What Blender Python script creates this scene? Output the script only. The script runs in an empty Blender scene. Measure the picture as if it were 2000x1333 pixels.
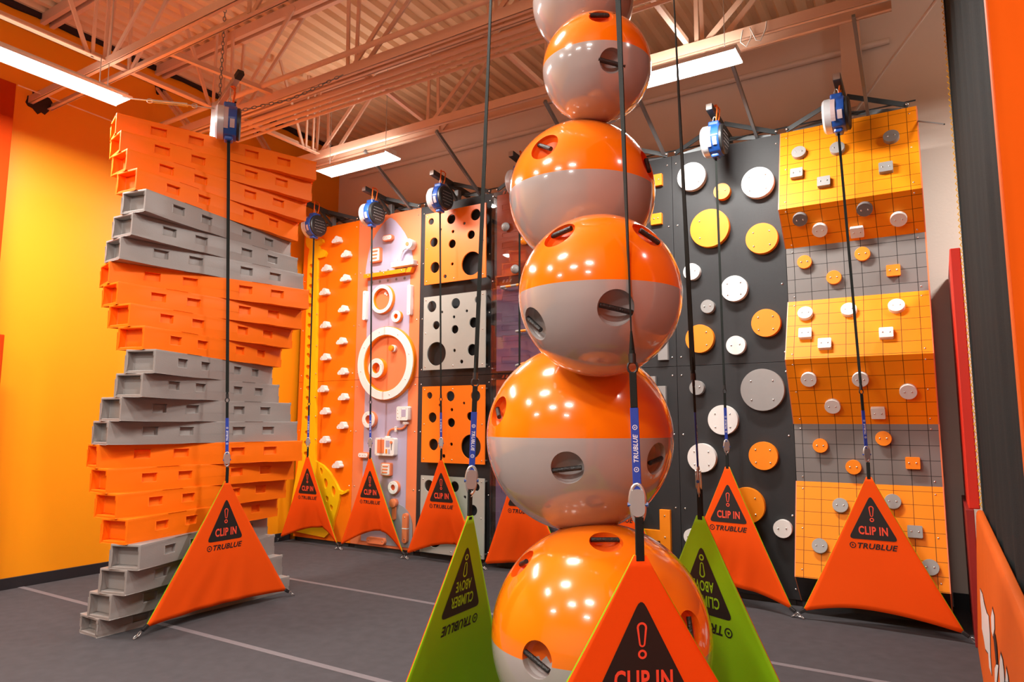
import bpy, bmesh, math, random
from mathutils import Vector, Matrix
random.seed(7)
sc = bpy.context.scene
col = sc.collection
# ------------------------------------------------------------------ camera, world, exposure
F_PX, PITCH, ROLL, YAW = 1349.6, .1191, .0023, -.5531
CAM = Vector((7.4334, -7.5639, 1.7966))
def cam_axes():
    cy, sy, cp, sp = math.cos(YAW), math.sin(YAW), math.cos(PITCH), math.sin(PITCH)
    w = Vector((sy*cp, cy*cp, sp)); r0 = Vector((cy, -sy, 0)); u0 = r0.cross(w)
    r = math.cos(ROLL)*r0 + math.sin(ROLL)*u0; u = -math.sin(ROLL)*r0 + math.cos(ROLL)*u0
    return r, u, w
_r, _u, _w = cam_axes()
cd = bpy.data.cameras.new('camera'); co = bpy.data.objects.new('camera', cd); col.objects.link(co)
cd.sensor_width = 36; cd.lens = 36*F_PX/2000; cd.clip_start = .05; cd.clip_end = 100
m = Matrix.Identity(4)
for i in range(3):
    m[i][0] = _r[i]; m[i][1] = _u[i]; m[i][2] = -_w[i]; m[i][3] = CAM[i]
co.matrix_world = m
sc.camera = co
wd = bpy.data.worlds.new('world'); sc.world = wd; wd.use_nodes = True
wd.node_tree.nodes['Background'].inputs[0].default_value = (.9, .8, .75, 1)
wd.node_tree.nodes['Background'].inputs[1].default_value = .25
sc.view_settings.view_transform = 'Standard'; sc.view_settings.look = 'None'
sc.view_settings.gamma = 1; sc.view_settings.use_curve_mapping = False
sc.view_settings.exposure = 0.1
# strip lights: (x, y, z, runs along, length, watts)
LIGHTS = [(.38, -4.75, 5.13, 'y', 1.8, 'L1'), (1.1, -1.2, 5.18, 'x', 1.25, 'L2'), (5.42, -1.33, 5.2, 'x', 1.25, 'L3')]
HIDDEN = [(2.2, -8.2, 5.15, 'y', .7), (4.4, -7.4, 5.15, 'x', .7), (5.2, -9.8, 5.15, 'x', .7), (9.6, -7.6, 5.15, 'y', .7), (9.3, -1.3, 5.3, 'x', .7), (2.2, -11.6, 5.15, 'x', .7), (7.4, -11.8, 5.15, 'x', .7), (9.6, -4.6, 5.15, 'y', .7), (4.6, -5.2, 5.15, 'x', .7), (7.0, -9.0, 5.15, 'x', .7)]
WATT = 120.0; WATT_HIDDEN = 95.0; UPLIGHT = .12

# ------------------------------------------------------------------ materials
def mat(name, colr, rough=.5, metal=0., coat=0., noise=0., nscale=20., bump=0., bscale=200., spec=.5, emit=None, alpha=1.):
    M = bpy.data.materials.new(name); M.use_nodes = True
    nt = M.node_tree; b = nt.nodes['Principled BSDF']
    b.inputs['Base Color'].default_value = (*colr, 1); b.inputs['Roughness'].default_value = rough
    b.inputs['Metallic'].default_value = metal; b.inputs['Coat Weight'].default_value = coat
    b.inputs['Coat Roughness'].default_value = .03
    b.inputs['Specular IOR Level'].default_value = spec
    if emit: b.inputs['Emission Color'].default_value = (*emit[0], 1); b.inputs['Emission Strength'].default_value = emit[1]
    tc = nt.nodes.new('ShaderNodeTexCoord')
    if noise:
        n = nt.nodes.new('ShaderNodeTexNoise'); n.inputs['Scale'].default_value = nscale; n.inputs['Detail'].default_value = 5
        nt.links.new(tc.outputs['Object'], n.inputs['Vector'])
        mx = nt.nodes.new('ShaderNodeMix'); mx.data_type = 'RGBA'; mx.blend_type = 'MIX'
        mx.inputs[6].default_value = (*[c*(1-noise) for c in colr], 1); mx.inputs[7].default_value = (*[min(1, c*(1+noise)) for c in colr], 1)
        nt.links.new(n.outputs['Fac'], mx.inputs[0]); nt.links.new(mx.outputs[2], b.inputs['Base Color'])
    if bump:
        n2 = nt.nodes.new('ShaderNodeTexNoise'); n2.inputs['Scale'].default_value = bscale; n2.inputs['Detail'].default_value = 3
        nt.links.new(tc.outputs['Object'], n2.inputs['Vector'])
        bp = nt.nodes.new('ShaderNodeBump'); bp.inputs['Strength'].default_value = bump; bp.inputs['Distance'].default_value = .01
        nt.links.new(n2.outputs['Fac'], bp.inputs['Height']); nt.links.new(bp.outputs['Normal'], b.inputs['Normal'])
    return M
OR = (.95, .17, .004)
M = {}
M['wall_orange'] = mat('wall_orange', (.90, .31, .003), .42, noise=.03, nscale=1.5, bump=.05, bscale=60)
M['wall_back'] = mat('wall_back', (.80, .67, .58), .7, noise=.05, nscale=2, bump=.1, bscale=40)
M['ceil'] = mat('ceiling_paint', (.88, .62, .38), .6, noise=.05, nscale=3)
M['steel_paint'] = mat('painted_steel', (.80, .53, .38), .5, noise=.04, nscale=6)
M['room_grey'] = mat('room_grey', (.45, .36, .32), .8, noise=.05)
M['carpet'] = mat('carpet', (.076, .072, .078), .95, noise=.22, nscale=9, bump=.6, bscale=420, spec=.2)
M['line'] = mat('floor_tape', (.15, .135, .145), .8, noise=.12, nscale=30)
M['black_base'] = mat('black_rubber', (.012, .011, .014), .6)
M['blk_or'] = mat('plastic_orange', (.96, .175, .003), .48, noise=.03, nscale=5, bump=.08, bscale=90, spec=.22)
M['blk_gr'] = mat('plastic_grey', (.29, .27, .255), .42, noise=.05, nscale=5, bump=.12, bscale=90)
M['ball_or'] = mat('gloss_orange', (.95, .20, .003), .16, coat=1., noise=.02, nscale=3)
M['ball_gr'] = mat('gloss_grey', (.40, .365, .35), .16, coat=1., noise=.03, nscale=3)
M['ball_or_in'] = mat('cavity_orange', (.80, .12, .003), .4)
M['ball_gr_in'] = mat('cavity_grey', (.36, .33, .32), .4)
M['rubber'] = mat('grip_black', (.015, .015, .015), .45, bump=.5, bscale=150)
M['p_orange'] = mat('panel_orange', (.96, .185, .003), .45, noise=.03, nscale=4, spec=.25)
M['p_rose'] = mat('panel_rose', (.80, .22, .085), .42, noise=.02, nscale=3)
M['p_lav'] = mat('panel_lavender', (.43, .385, .52), .45, noise=.02, nscale=3)
M['p_fin'] = mat('panel_blue_grey', (.30, .30, .33), .45)
M['p_char'] = mat('panel_charcoal', (.021, .022, .024), .5, noise=.1, nscale=30, bump=.2, bscale=300, spec=.4)
M['p_brown'] = mat('panel_dark_brown', (.040, .030, .027), .25, noise=.08, nscale=4)
M['p_dkor'] = mat('panel_lab_orange', (.62, .10, .03), .3, noise=.1, nscale=8)
M['p_purple'] = mat('panel_purple', (.27, .19, .33), .3, noise=.1, nscale=8)
M['white'] = mat('white_plastic', (.80, .79, .76), .4)
M['yellow'] = mat('giraffe_yellow', (.95, .52, .004), .35, noise=.02)
M['cheese_or'] = mat('cheese_orange', (.95, .20, .01), .4, noise=.02)
M['cheese_gr'] = mat('cheese_grey', (.40, .41, .37), .4, noise=.03)
M['disc_or'] = mat('disc_orange', (.95, .26, .004), .4)
M['disc_gr'] = mat('disc_grey', (.29, .28, .27), .4, noise=.03)
M['disc_dk'] = mat('disc_dark_grey', (.18, .17, .17), .4)
M['steel'] = mat('bolt_steel', (.75, .75, .74), .25, metal=1.)
M['galv'] = mat('galvanised', (.55, .55, .54), .35, metal=.8)
M['frame_dk'] = mat('dark_frame', (.035, .042, .045), .45)
M['frame_lt'] = mat('strut_grey', (.22, .24, .25), .4, metal=.3)
M['blue'] = mat('belay_blue', (.012, .075, .34), .3, coat=.4)
M['blue_web'] = mat('webbing_blue', (.006, .045, .40), .6, bump=.4, bscale=500)
M['silver'] = mat('belay_silver', (.62, .64, .66), .3, metal=.35)
M['sticker'] = mat('sticker_pinkish', (.48, .36, .36), .5)
M['webbing'] = mat('webbing_black', (.012, .015, .013), .75, bump=.4, bscale=400, spec=.2)
M['black_pl'] = mat('black_plastic', (.016, .017, .018), .45)
M['cloth_or'] = mat('cloth_orange', (.88, .088, .004), .75, bump=.12, bscale=350, spec=.12)
M['cloth_gr'] = mat('cloth_green', (.27, .60, .002), .7, bump=.12, bscale=350, spec=.3)
M['print'] = mat('print_black', (.010, .007, .006), .6)
M['print_or'] = mat('print_orange', (.88, .075, .03), .6)
M['print_gr'] = mat('print_green', (.27, .60, .002), .6)
M['print_w'] = mat('print_white', (.75, .78, .85), .6)
M['sling'] = mat('sling_orange', (.95, .16, .01), .7)
M['net'] = mat('curtain_black', (.020, .023, .023), .85, noise=.2, nscale=120, bump=.5, bscale=220, spec=.15)
M['vinyl'] = mat('vinyl_orange', (.62, .088, .006), .75, noise=.03, nscale=3, bump=.03, bscale=6, spec=0.)
M['vinyl_lt'] = mat('vinyl_light_orange', (.68, .12, .012), .6, spec=.2, noise=.06, nscale=4, bump=.03, bscale=8)
M['red'] = mat('red_pad', (.70, .02, .004), .5)
M['darkred'] = mat('dark_red_pad', (.25, .012, .01), .5)
M['pilaster'] = mat('pilaster_shaded_orange', (.42, .04, .005), .9, noise=.04, spec=0.)  # orange darkened so the base colour carries the shadow on the pilaster
M['housing'] = mat('light_housing', (.8, .8, .8), .4)
M['diffuser'] = mat('lamp_diffuser', (.9, .9, .9), .4, emit=((1., .97, .92), 12.))
M['gap_shade'] = mat('dark_gap', (.03, .012, .012), .9)  # shade inside the wall gap and holes, put into a flat dark colour
# clear acrylic cover
g = mat('acrylic', (1, 1, 1), .02); nt = g.node_tree
b_ = nt.nodes['Principled BSDF']; tr = nt.nodes.new('ShaderNodeBsdfTransparent'); gl = nt.nodes.new('ShaderNodeBsdfGlossy')
gl.inputs['Roughness'].default_value = .02
fr = nt.nodes.new('ShaderNodeFresnel'); fr.inputs[0].default_value = 1.5
mxs = nt.nodes.new('ShaderNodeMixShader')
nt.links.new(fr.outputs[0], mxs.inputs[0]); nt.links.new(tr.outputs[0], mxs.inputs[1]); nt.links.new(gl.outputs[0], mxs.inputs[2])
nt.links.new(mxs.outputs[0], nt.nodes['Material Output'].inputs[0]); M['acrylic'] = g
def grid_mat(name, colr, line):
    G = mat(name, colr, .5, spec=.2); nt = G.node_tree; b = nt.nodes['Principled BSDF']
    uv = nt.nodes.new('ShaderNodeUVMap'); sp = nt.nodes.new('ShaderNodeSeparateXYZ'); nt.links.new(uv.outputs[0], sp.inputs[0])
    outs = []
    for ax in (0, 1):
        fr = nt.nodes.new('ShaderNodeMath'); fr.operation = 'FRACT'; nt.links.new(sp.outputs[ax], fr.inputs[0])
        lt = nt.nodes.new('ShaderNodeMath'); lt.operation = 'LESS_THAN'; nt.links.new(fr.outputs[0], lt.inputs[0]); lt.inputs[1].default_value = .035
        outs.append(lt)
    mxm = nt.nodes.new('ShaderNodeMath'); mxm.operation = 'MAXIMUM'
    nt.links.new(outs[0].outputs[0], mxm.inputs[0]); nt.links.new(outs[1].outputs[0], mxm.inputs[1])
    mx = nt.nodes.new('ShaderNodeMix'); mx.data_type = 'RGBA'; mx.inputs[6].default_value = (*colr, 1); mx.inputs[7].default_value = (*line, 1)
    nt.links.new(mxm.outputs[0], mx.inputs[0]); nt.links.new(mx.outputs[2], b.inputs['Base Color'])
    return G
M['grid_or'] = grid_mat('grid_orange', (.95, .27, .004), (.16, .04, .002))
M['grid_gr'] = grid_mat('grid_grey', (.21, .195, .185), (.02, .018, .018))

# ------------------------------------------------------------------ geometry helpers
class MB:
    def __init__(s): s.v = []; s.f = []; s.m = []
    def add(s, vs, fs, mi=0):
        o = len(s.v); s.v += [tuple(v) for v in vs]; s.f += [tuple(i+o for i in f) for f in fs]; s.m += [mi]*len(fs)
        return s
    def box(s, x0, y0, z0, x1, y1, z1, mi=0):
        v = [(x, y, z) for x in (x0, x1) for y in (y0, y1) for z in (z0, z1)]
        return s.add(v, [(0, 1, 3, 2), (4, 6, 7, 5), (0, 4, 5, 1), (2, 3, 7, 6), (0, 2, 6, 4), (1, 5, 7, 3)], mi)
    def bar(s, a, b, w, h, up=(0, 0, 1), mi=0):
        a, b = Vector(a), Vector(b); d = (b-a).normalized(); up = Vector(up)
        if abs(d.dot(up)) > .98: up = Vector((0, 1, 0))
        x = d.cross(up).normalized(); y = x.cross(d).normalized()
        v = [p + x*sx*w/2 + y*sy*h/2 for p in (a, b) for sx, sy in ((-1, -1), (1, -1), (1, 1), (-1, 1))]
        return s.add(v, [(3, 2, 1, 0), (4, 5, 6, 7), (0, 1, 5, 4), (1, 2, 6, 5), (2, 3, 7, 6), (3, 0, 4, 7)], mi)
    def tube(s, pts, r, n=10, caps=True, closed=False, mi=0):
        pts = [Vector(p) for p in pts]; k = len(pts); rr = r if isinstance(r, (list, tuple)) else [r]*k
        rings = []; nv = None
        for i, p in enumerate(pts):
            if closed: t = (pts[(i+1) % k]-pts[i-1]).normalized()
            else: t = (pts[min(i+1, k-1)]-pts[max(i-1, 0)]).normalized()
            if nv is None:
                a = Vector((0, 0, 1)) if abs(t.z) < .9 else Vector((1, 0, 0)); nv = t.cross(a).normalized()
            nv = (nv - t*nv.dot(t)).normalized(); bn = t.cross(nv)
            rings.append([p + (nv*math.cos(2*math.pi*j/n)+bn*math.sin(2*math.pi*j/n))*rr[i] for j in range(n)])
        v = [q for R in rings for q in R]; f = []
        for i in range(k if closed else k-1):
            for j in range(n):
                a, b, c, d = i*n+j, i*n+(j+1) % n, ((i+1) % k)*n+(j+1) % n, ((i+1) % k)*n+j
                f.append((a, b, c, d))
        if caps and not closed: f += [tuple(range(n))[::-1], tuple((k-1)*n+j for j in range(n))]
        return s.add(v, f, mi)
    def cyl(s, a, b, r, n=24, mi=0, r2=None): return s.tube([a, b], [r, r if r2 is None else r2], n, mi=mi)
    def build(s, name, mats, parent=None, smooth=None, bevel=0., bseg=2):
        me = bpy.data.meshes.new(name); me.from_pydata(s.v, [], s.f)
        if not isinstance(mats, (list, tuple)): mats = [mats]
        for mm in mats: me.materials.append(M[mm] if isinstance(mm, str) else mm)
        for p, i in zip(me.polygons, s.m): p.material_index = i
        bm = bmesh.new(); bm.from_mesh(me); bmesh.ops.recalc_face_normals(bm, faces=bm.faces)
        if bevel:
            bmesh.ops.remove_doubles(bm, verts=bm.verts, dist=1e-5)
            ed = [e for e in bm.edges if len(e.link_faces) == 2 and e.calc_face_angle(0) > .5]
            bmesh.ops.bevel(bm, geom=ed, offset=bevel, segments=bseg, affect='EDGES', profile=.5, clamp_overlap=True)
        bm.to_mesh(me); bm.free(); me.update()
        if smooth is not None:
            for p in me.polygons: p.use_smooth = True
            me.set_sharp_from_angle(angle=math.radians(smooth))
        return link(name, me, parent)
def link(name, me, parent=None, mw=None):
    o = bpy.data.objects.new(name, me); col.objects.link(o)
    if parent: o.parent = parent
    return o
def tag(o, label=None, cat=None, group=None, kind=None):
    if label: o['label'] = label
    if cat: o['category'] = cat
    if group: o['group'] = group
    if kind: o['kind'] = kind
    return o
def thing(name, label, cat, loc=(0, 0, 0), rz=0, group=None):
    o = bpy.data.objects.new(name, None); o.empty_display_size = .1; col.objects.link(o); o.location = loc; o.rotation_euler = (0, 0, rz)
    return tag(o, label, cat, group)
def copy_tree(o, parent=None):
    c = o.copy(); col.objects.link(c)
    if parent: c.parent = parent
    for ch in list(o.children): copy_tree(ch, c)
    return c
def struct(o): o['kind'] = 'structure'; return o
def fill2d(loops):
    """2-D polygons with holes -> triangulated (verts, faces)"""
    cu = bpy.data.curves.new('tmp', 'CURVE'); cu.dimensions = '2D'; cu.fill_mode = 'BOTH'
    for lp in loops:
        sp = cu.splines.new('POLY'); sp.points.add(len(lp)-1); sp.use_cyclic_u = True
        for i, p in enumerate(lp): sp.points[i].co = (p[0], p[1], 0, 1)
    o = bpy.data.objects.new('tmp', cu); col.objects.link(o)
    dg = bpy.context.evaluated_depsgraph_get(); dg.update()
    me = bpy.data.meshes.new_from_object(o.evaluated_get(dg))
    v = [(a.co.x, a.co.y) for a in me.vertices]; f = [tuple(p.vertices) for p in me.polygons]
    bpy.data.objects.remove(o); bpy.data.curves.remove(cu); bpy.data.meshes.remove(me)
    return v, f
def plate(name, loops, y_front, thick, matn, parent=None, bevel=0., edge=None):
    """plate lying against the wall: loops in wall (x, z), front face at y_front, back at y_front+thick"""
    v, f = fill2d(loops); mb = MB(); n = len(v)
    vs = [(x, y_front, z) for x, z in v] + [(x, y_front+thick, z) for x, z in v]
    fs = [tuple(reversed(q)) for q in f]
    bk = [tuple(i+n for i in q) for q in f]
    mb.add(vs, fs+bk, 0)
    for lp in loops:
        k = len(lp); vv = [(x, y_front, z) for x, z in lp]+[(x, y_front+thick, z) for x, z in lp]
        mb.add(vv, [(i, (i+1) % k, (i+1) % k+k, i+k) for i in range(k)], 1 if edge else 0)
    me = bpy.data.meshes.new(name); me.from_pydata(mb.v, [], mb.f)
    for mm in ([matn, edge] if edge else [matn]): me.materials.append(M[mm])
    for p, i in zip(me.polygons, mb.m): p.material_index = i
    bm = bmesh.new(); bm.from_mesh(me); bmesh.ops.remove_doubles(bm, verts=bm.verts, dist=1e-5)
    bmesh.ops.recalc_face_normals(bm, faces=bm.faces)
    if bevel:
        ed = [e for e in bm.edges if len(e.link_faces) == 2 and e.calc_face_angle(0) > 1.2 and abs(e.verts[0].co.y-y_front) < 1e-4 and abs(e.verts[1].co.y-y_front) < 1e-4]
        bmesh.ops.bevel(bm, geom=ed, offset=bevel, segments=2, affect='EDGES', profile=.5, clamp_overlap=True)
    bm.to_mesh(me); bm.free()
    me.update(); me.set_sharp_from_angle(angle=math.radians(35))
    for p in me.polygons: p.use_smooth = abs(p.normal.y) < .98
    return link(name, me, parent)
def circ(cx, cz, r, n=32, rz=None): return [(cx+r*math.cos(2*math.pi*i/n), cz+(rz or r)*math.sin(2*math.pi*i/n)) for i in range(n)]
def rrect(x0, z0, x1, z1, r=.01, n=5):
    o = []
    for cx, cz, a in ((x1-r, z1-r, 0), (x0+r, z1-r, 90), (x0+r, z0+r, 180), (x1-r, z0+r, 270)):
        for i in range(n+1):
            t = math.radians(a+90*i/n); o.append((cx+r*math.cos(t), cz+r*math.sin(t)))
    return o
_bolt = None
def bolt(parent, x, y, z, nrm=(0, -1, 0), s=1.):
    """domed steel bolt head, one small mesh copied everywhere"""
    global _bolt
    if _bolt is None:
        mb = MB(); mb.tube([(0, 0, -.002), (0, 0, .003), (0, 0, .006), (0, 0, .0075)], [.011, .011, .008, .003], 10)
        _bolt = mb.build('bolt', 'steel', None, smooth=40); o = _bolt
    else:
        o = _bolt.copy(); col.objects.link(o)
    o.name = 'bolt'; o.parent = parent
    q = Vector((0, 0, 1)).rotation_difference(Vector(nrm)); o.rotation_mode = 'QUATERNION'; o.rotation_quaternion = q
    o.location = (x, y, z); o.scale = (s, s, s)
    return o
_txt = {}
def text2d(s, h, width=None, shear=0., bold=.0, spacing=1.):
    key = (s, h, width, shear, bold, spacing)
    if key in _txt: return _txt[key]
    cu = bpy.data.curves.new('tmp', 'FONT'); cu.body = s; cu.size = 1; cu.shear = shear; cu.offset = bold; cu.space_character = spacing
    cu.fill_mode = 'FRONT'; cu.resolution_u = 3
    o = bpy.data.objects.new('tmp', cu); col.objects.link(o)
    dg = bpy.context.evaluated_depsgraph_get(); dg.update()
    me = bpy.data.meshes.new_from_object(o.evaluated_get(dg))
    v = [(a.co.x, a.co.y) for a in me.vertices]; f = [tuple(p.vertices) for p in me.polygons]
    bpy.data.objects.remove(o); bpy.data.curves.remove(cu); bpy.data.meshes.remove(me)
    x0, x1 = min(a[0] for a in v), max(a[0] for a in v); y0, y1 = min(a[1] for a in v), max(a[1] for a in v)
    sy = h/(y1-y0); sx = width/(x1-x0) if width else sy
    v = [((a[0]-(x0+x1)/2)*sx, (a[1]-(y0+y1)/2)*sy) for a in v]
    _txt[key] = (v, f); return v, f

D = {"clouds": [[-0.421, 4.623], [-0.211, 4.371], [-0.629, 4.197], [-0.214, 3.993], [-0.657, 3.821], [-0.235, 3.515], [-0.614, 3.297], [-0.252, 3.022], [-0.587, 2.795], [-0.203, 2.558], [-0.617, 2.305], [-0.177, 2.174], [-0.552, 1.965], [-0.182, 1.749], [-0.537, 1.534], [-0.256, 1.17]], "giraffe": [[-1.126, 4.772], [-1.131, 4.697], [-1.103, 4.628], [-1.04, 4.577], [-1.064, 4.451], [-1.068, 4.194], [-1.063, 3.769], [-1.057, 3.222], [-1.05, 2.654], [-1.06, 2.216], [-1.064, 1.763], [-1.088, 1.414], [-1.119, 1.115], [-1.185, 0.816], [-1.245, 0.469], [-1.263, 0.149], [-0.486, 0.106], [-0.34, 0.224], [-0.304, 0.378], [-0.254, 0.51], [-0.205, 0.677], [-0.198, 0.754], [-0.142, 0.752], [-0.052, 0.788], [-0.04, 0.816], [-0.06, 0.824], [-0.134, 0.793], [-0.218, 0.816], [-0.296, 0.93], [-0.43, 1.067], [-0.572, 1.165], [-0.739, 1.226], [-0.769, 1.962], [-0.798, 2.662], [-0.802, 2.957], [-0.831, 3.747], [-0.852, 4.403], [-0.779, 4.4], [-0.692, 4.408], [-0.656, 4.458], [-0.697, 4.514], [-0.771, 4.545], [-0.8, 4.534], [-0.839, 4.603], [-0.79, 4.628], [-0.738, 4.647], [-0.75, 4.697], [-0.795, 4.719], [-0.838, 4.695], [-0.896, 4.686], [-0.928, 4.712], [-0.959, 4.748]], "gleaf": [[-0.971, 4.294], [-0.972, 4.137], [-0.969, 3.965], [-0.97, 3.813], [-0.968, 3.655], [-0.968, 3.497], [-0.965, 3.33], [-0.949, 3.131], [-0.957, 3.001], [-0.955, 2.852], [-0.954, 2.673], [-0.956, 2.663], [-0.959, 2.511], [-0.936, 2.344], [-0.941, 2.176], [-0.933, 2.025], [-0.943, 1.868], [-0.924, 1.652], [-0.94, 1.486], [-0.932, 1.331]], "gbody": [[-0.592, 1.073], [-0.49, 0.898], [-0.323, 0.792], [-0.453, 0.674], [-0.356, 0.55], [-0.554, 0.799]], "nose": [[0.158, 3.995], [0.165, 4.118], [0.184, 4.22], [0.214, 4.36], [0.252, 4.473], [0.301, 4.558], [0.366, 4.646], [0.448, 4.726], [0.53, 4.798], [0.612, 4.84], [0.645, 4.838], [0.73, 4.78], [0.831, 4.674], [0.914, 4.573], [0.981, 4.462], [1.023, 4.393], [1.057, 4.275], [1.081, 4.16], [1.094, 4.058], [1.088, 3.985]], "P1": [[[1.368, 4.745], [2.404, 4.73], [2.413, 3.718], [1.39, 3.718]], [[1.498, 4.619, 0.046], [1.848, 4.6, 0.069], [2.254, 4.598, 0.079], [2.07, 4.506, 0.02], [1.667, 4.48, 0.019], [1.88, 4.419, 0.022], [2.185, 4.331, 0.06], [1.551, 4.313, 0.067], [1.869, 4.247, 0.06], [1.575, 3.951, 0.078], [1.874, 3.964, 0.022], [2.194, 3.934, 0.162], [1.755, 3.804, 0.027]]], "P2": [[[1.386, 3.544], [2.427, 3.543], [2.428, 2.522], [1.397, 2.524]], [[1.533, 3.404, 0.079], [1.94, 3.412, 0.072], [2.304, 3.428, 0.051], [1.712, 3.312, 0.018], [2.125, 3.293, 0.02], [1.914, 3.228, 0.021], [2.237, 3.127, 0.07], [1.613, 3.136, 0.059], [1.932, 3.057, 0.058], [1.623, 2.742, 0.162], [1.929, 2.771, 0.023], [2.22, 2.764, 0.078], [2.048, 2.615, 0.027]]], "P3": [[[1.395, 2.295], [2.425, 2.3], [2.426, 1.278], [1.402, 1.27]], [[1.518, 2.176, 0.047], [1.871, 2.159, 0.069], [2.278, 2.155, 0.077], [1.694, 2.042, 0.02], [2.095, 2.064, 0.019], [1.897, 1.979, 0.023], [2.198, 1.89, 0.057], [1.573, 1.877, 0.07], [1.89, 1.808, 0.061], [1.597, 1.515, 0.078], [1.897, 1.524, 0.023], [2.21, 1.497, 0.158], [1.772, 1.366, 0.027]]], "circ": [["w", 5.189, 4.588, 0.162], ["o", 5.523, 4.354, 0.09], ["w", 5.905, 4.384, 0.169], ["o", 5.374, 3.959, 0.215], ["o", 5.923, 3.764, 0.165], ["w", 5.159, 3.49, 0.093], ["w", 5.618, 3.252, 0.14], ["g", 5.325, 3.081, 0.074], ["o", 5.93, 2.853, 0.147], ["o", 5.226, 2.73, 0.156], ["w", 5.613, 2.635, 0.101], ["g", 5.178, 2.192, 0.079], ["g", 5.866, 2.153, 0.219], ["w", 5.449, 1.841, 0.158], ["w", 5.21, 1.435, 0.154], ["o", 5.849, 1.472, 0.144], ["o", 5.662, 0.959, 0.183], ["w", 6.008, 0.75, 0.089], ["w", 5.071, 0.593, 0.081]], "prof": [[0, 4.9], [-0.3, 3.976], [0, 3.63], [0, 3.063], [-0.3, 2.436], [0, 1.8], [0, 1.228], [-0.3, 0.343]], "l7": [[0, "g", "r", 6.342, 0.318], [0, "g", "r", 6.706, 0.355], [0, "g", "r", 7.185, 0.338], [0, "g", "s", 6.322, 0.576], [0, "g", "s", 6.579, 0.737], [0, "g", "s", 7.128, 0.691], [1, "d", "r", 6.339, 0.129], [1, "d", "r", 6.926, 0.118], [1, "w", "r", 6.505, 0.278], [1, "w", "r", 7.203, 0.273], [1, "w", "s", 6.836, 0.353], [2, "o", "r", 6.331, 0.167], [2, "o", "r", 6.868, 0.151], [2, "o", "r", 6.599, 0.359], [2, "o", "s", 7.127, 0.348], [3, "w", "r", 6.325, 0.174], [3, "w", "r", 6.725, 0.171], [3, "w", "r", 7.136, 0.168], [3, "w", "s", 6.33, 0.415], [3, "w", "s", 6.511, 0.549], [3, "w", "s", 7.043, 0.468], [4, "w", "r", 6.347, 0.208], [4, "w", "r", 6.803, 0.223], [4, "w", "r", 7.19, 0.358], [4, "w", "r", 6.534, 0.499], [4, "w", "s", 6.925, 0.574], [5, "o", "r", 6.394, 0.214], [5, "o", "r", 6.954, 0.136], [5, "o", "r", 6.682, 0.415], [5, "o", "s", 7.184, 0.361], [6, "g", "r", 6.556, 0.231], [6, "g", "r", 7.003, 0.167], [6, "g", "s", 7.171, 0.432], [6, "g", "r", 6.373, 0.631], [6, "g", "r", 7.273, 0.734]], "balls": [[[6.098, -4.656, 0.874], 0.4795, [[[0.2294, -0.3498, 0.9083], [0.0381, -0.1653, 0.4331], [0.1464, -0.09, 0.4322]], [[-0.1109, -0.9933, 0.0313], [-0.1231, -0.4475, 0.0298], [-0.0034, -0.4646, -0.0209]], [[-0.5388, -0.5126, 0.6685], [-0.3455, -0.1455, 0.2771], [-0.2445, -0.2254, 0.3252]], [[0.9343, -0.2551, 0.2492], [0.4284, -0.0891, 0.1577], [0.4474, -0.1128, 0.0591]]]], [[5.942, -4.531, 1.736], 0.446, [[[0.3199, -0.9053, -0.2795], [0.0718, -0.4037, -0.1379], [0.1918, -0.3678, -0.1227]], [[0.9552, -0.214, -0.2045], [0.4005, -0.1224, -0.1084], [0.4239, 0.0171, -0.0846]], [[-0.5273, -0.8069, 0.2661], [-0.3344, -0.2249, 0.1783], [-0.2297, -0.3552, 0.0907]]]], [[6.232, -4.912, 2.335], 0.3435, [[[-0.167, -0.756, 0.6329], [-0.1467, -0.1994, 0.223], [-0.0157, -0.2284, 0.2421]], [[0.7406, -0.2575, 0.6206], [0.2211, -0.0903, 0.2323], [0.2741, -0.0212, 0.1882]], [[0.5485, -0.777, -0.3088], [0.1317, -0.2916, -0.093], [0.2296, -0.21, -0.1191]], [[-0.493, -0.7665, -0.4116], [-0.2278, -0.2208, -0.1019], [-0.146, -0.2504, -0.1644]]]], [[6.009, -4.615, 2.903], 0.3525, [[[-0.0907, -0.9082, 0.4086], [-0.1178, -0.2541, 0.1961], [0.0044, -0.3194, 0.122]], [[0.9671, 0.0297, 0.2528], [0.3111, 0.0589, 0.1363], [0.3335, 0.0355, 0.0665]]]], [[6.141, -4.712, 3.469], 0.2556, [[[0.6133, -0.7154, -0.3348], [0.1035, -0.2111, -0.0788], [0.1921, -0.1235, -0.0966]], [[0.4253, -0.7168, 0.5526], [0.0477, -0.1814, 0.1622], [0.1436, -0.1145, 0.1666]]]], [[6.007, -4.573, 3.928], 0.256, []]]}

# ------------------------------------------------------------------ room
CZ = 6.577
XL, YB, XR, YR = -1.30, .80, 13.0, -15.0
mb = MB(); mb.box(XL-.2, YR-.2, -.15, XR+.2, YB+.2, 0); struct(mb.build('floor', 'carpet'))
for nm, y, xa, xb, lab in (('trim_1', -1.86, XL+.02, 7.5, 0), ('trim_2', -3.71, XL+.02, 7.5, 0)):
    mb = MB(); mb.box(xa, y-.03, .0, xb, y+.03, .003); struct(mb.build(nm, 'line'))
mb = MB(); mb.box(XL-.2, YR-.2, 0, XL, YB+.2, CZ+.2); struct(mb.build('wall_left', 'wall_orange'))
mb = MB(); mb.box(XL, YB, 0, XR, YB+.2, CZ+.2); struct(mb.build('wall_back', 'wall_back'))
mb = MB(); mb.box(XR, YR, 0, XR+.2, YB, CZ+.2); struct(mb.build('wall_right', 'room_grey'))
mb = MB(); mb.box(XL, YR-.2, 0, XR, YR, CZ+.2); struct(mb.build('wall_front', 'room_grey'))
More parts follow.
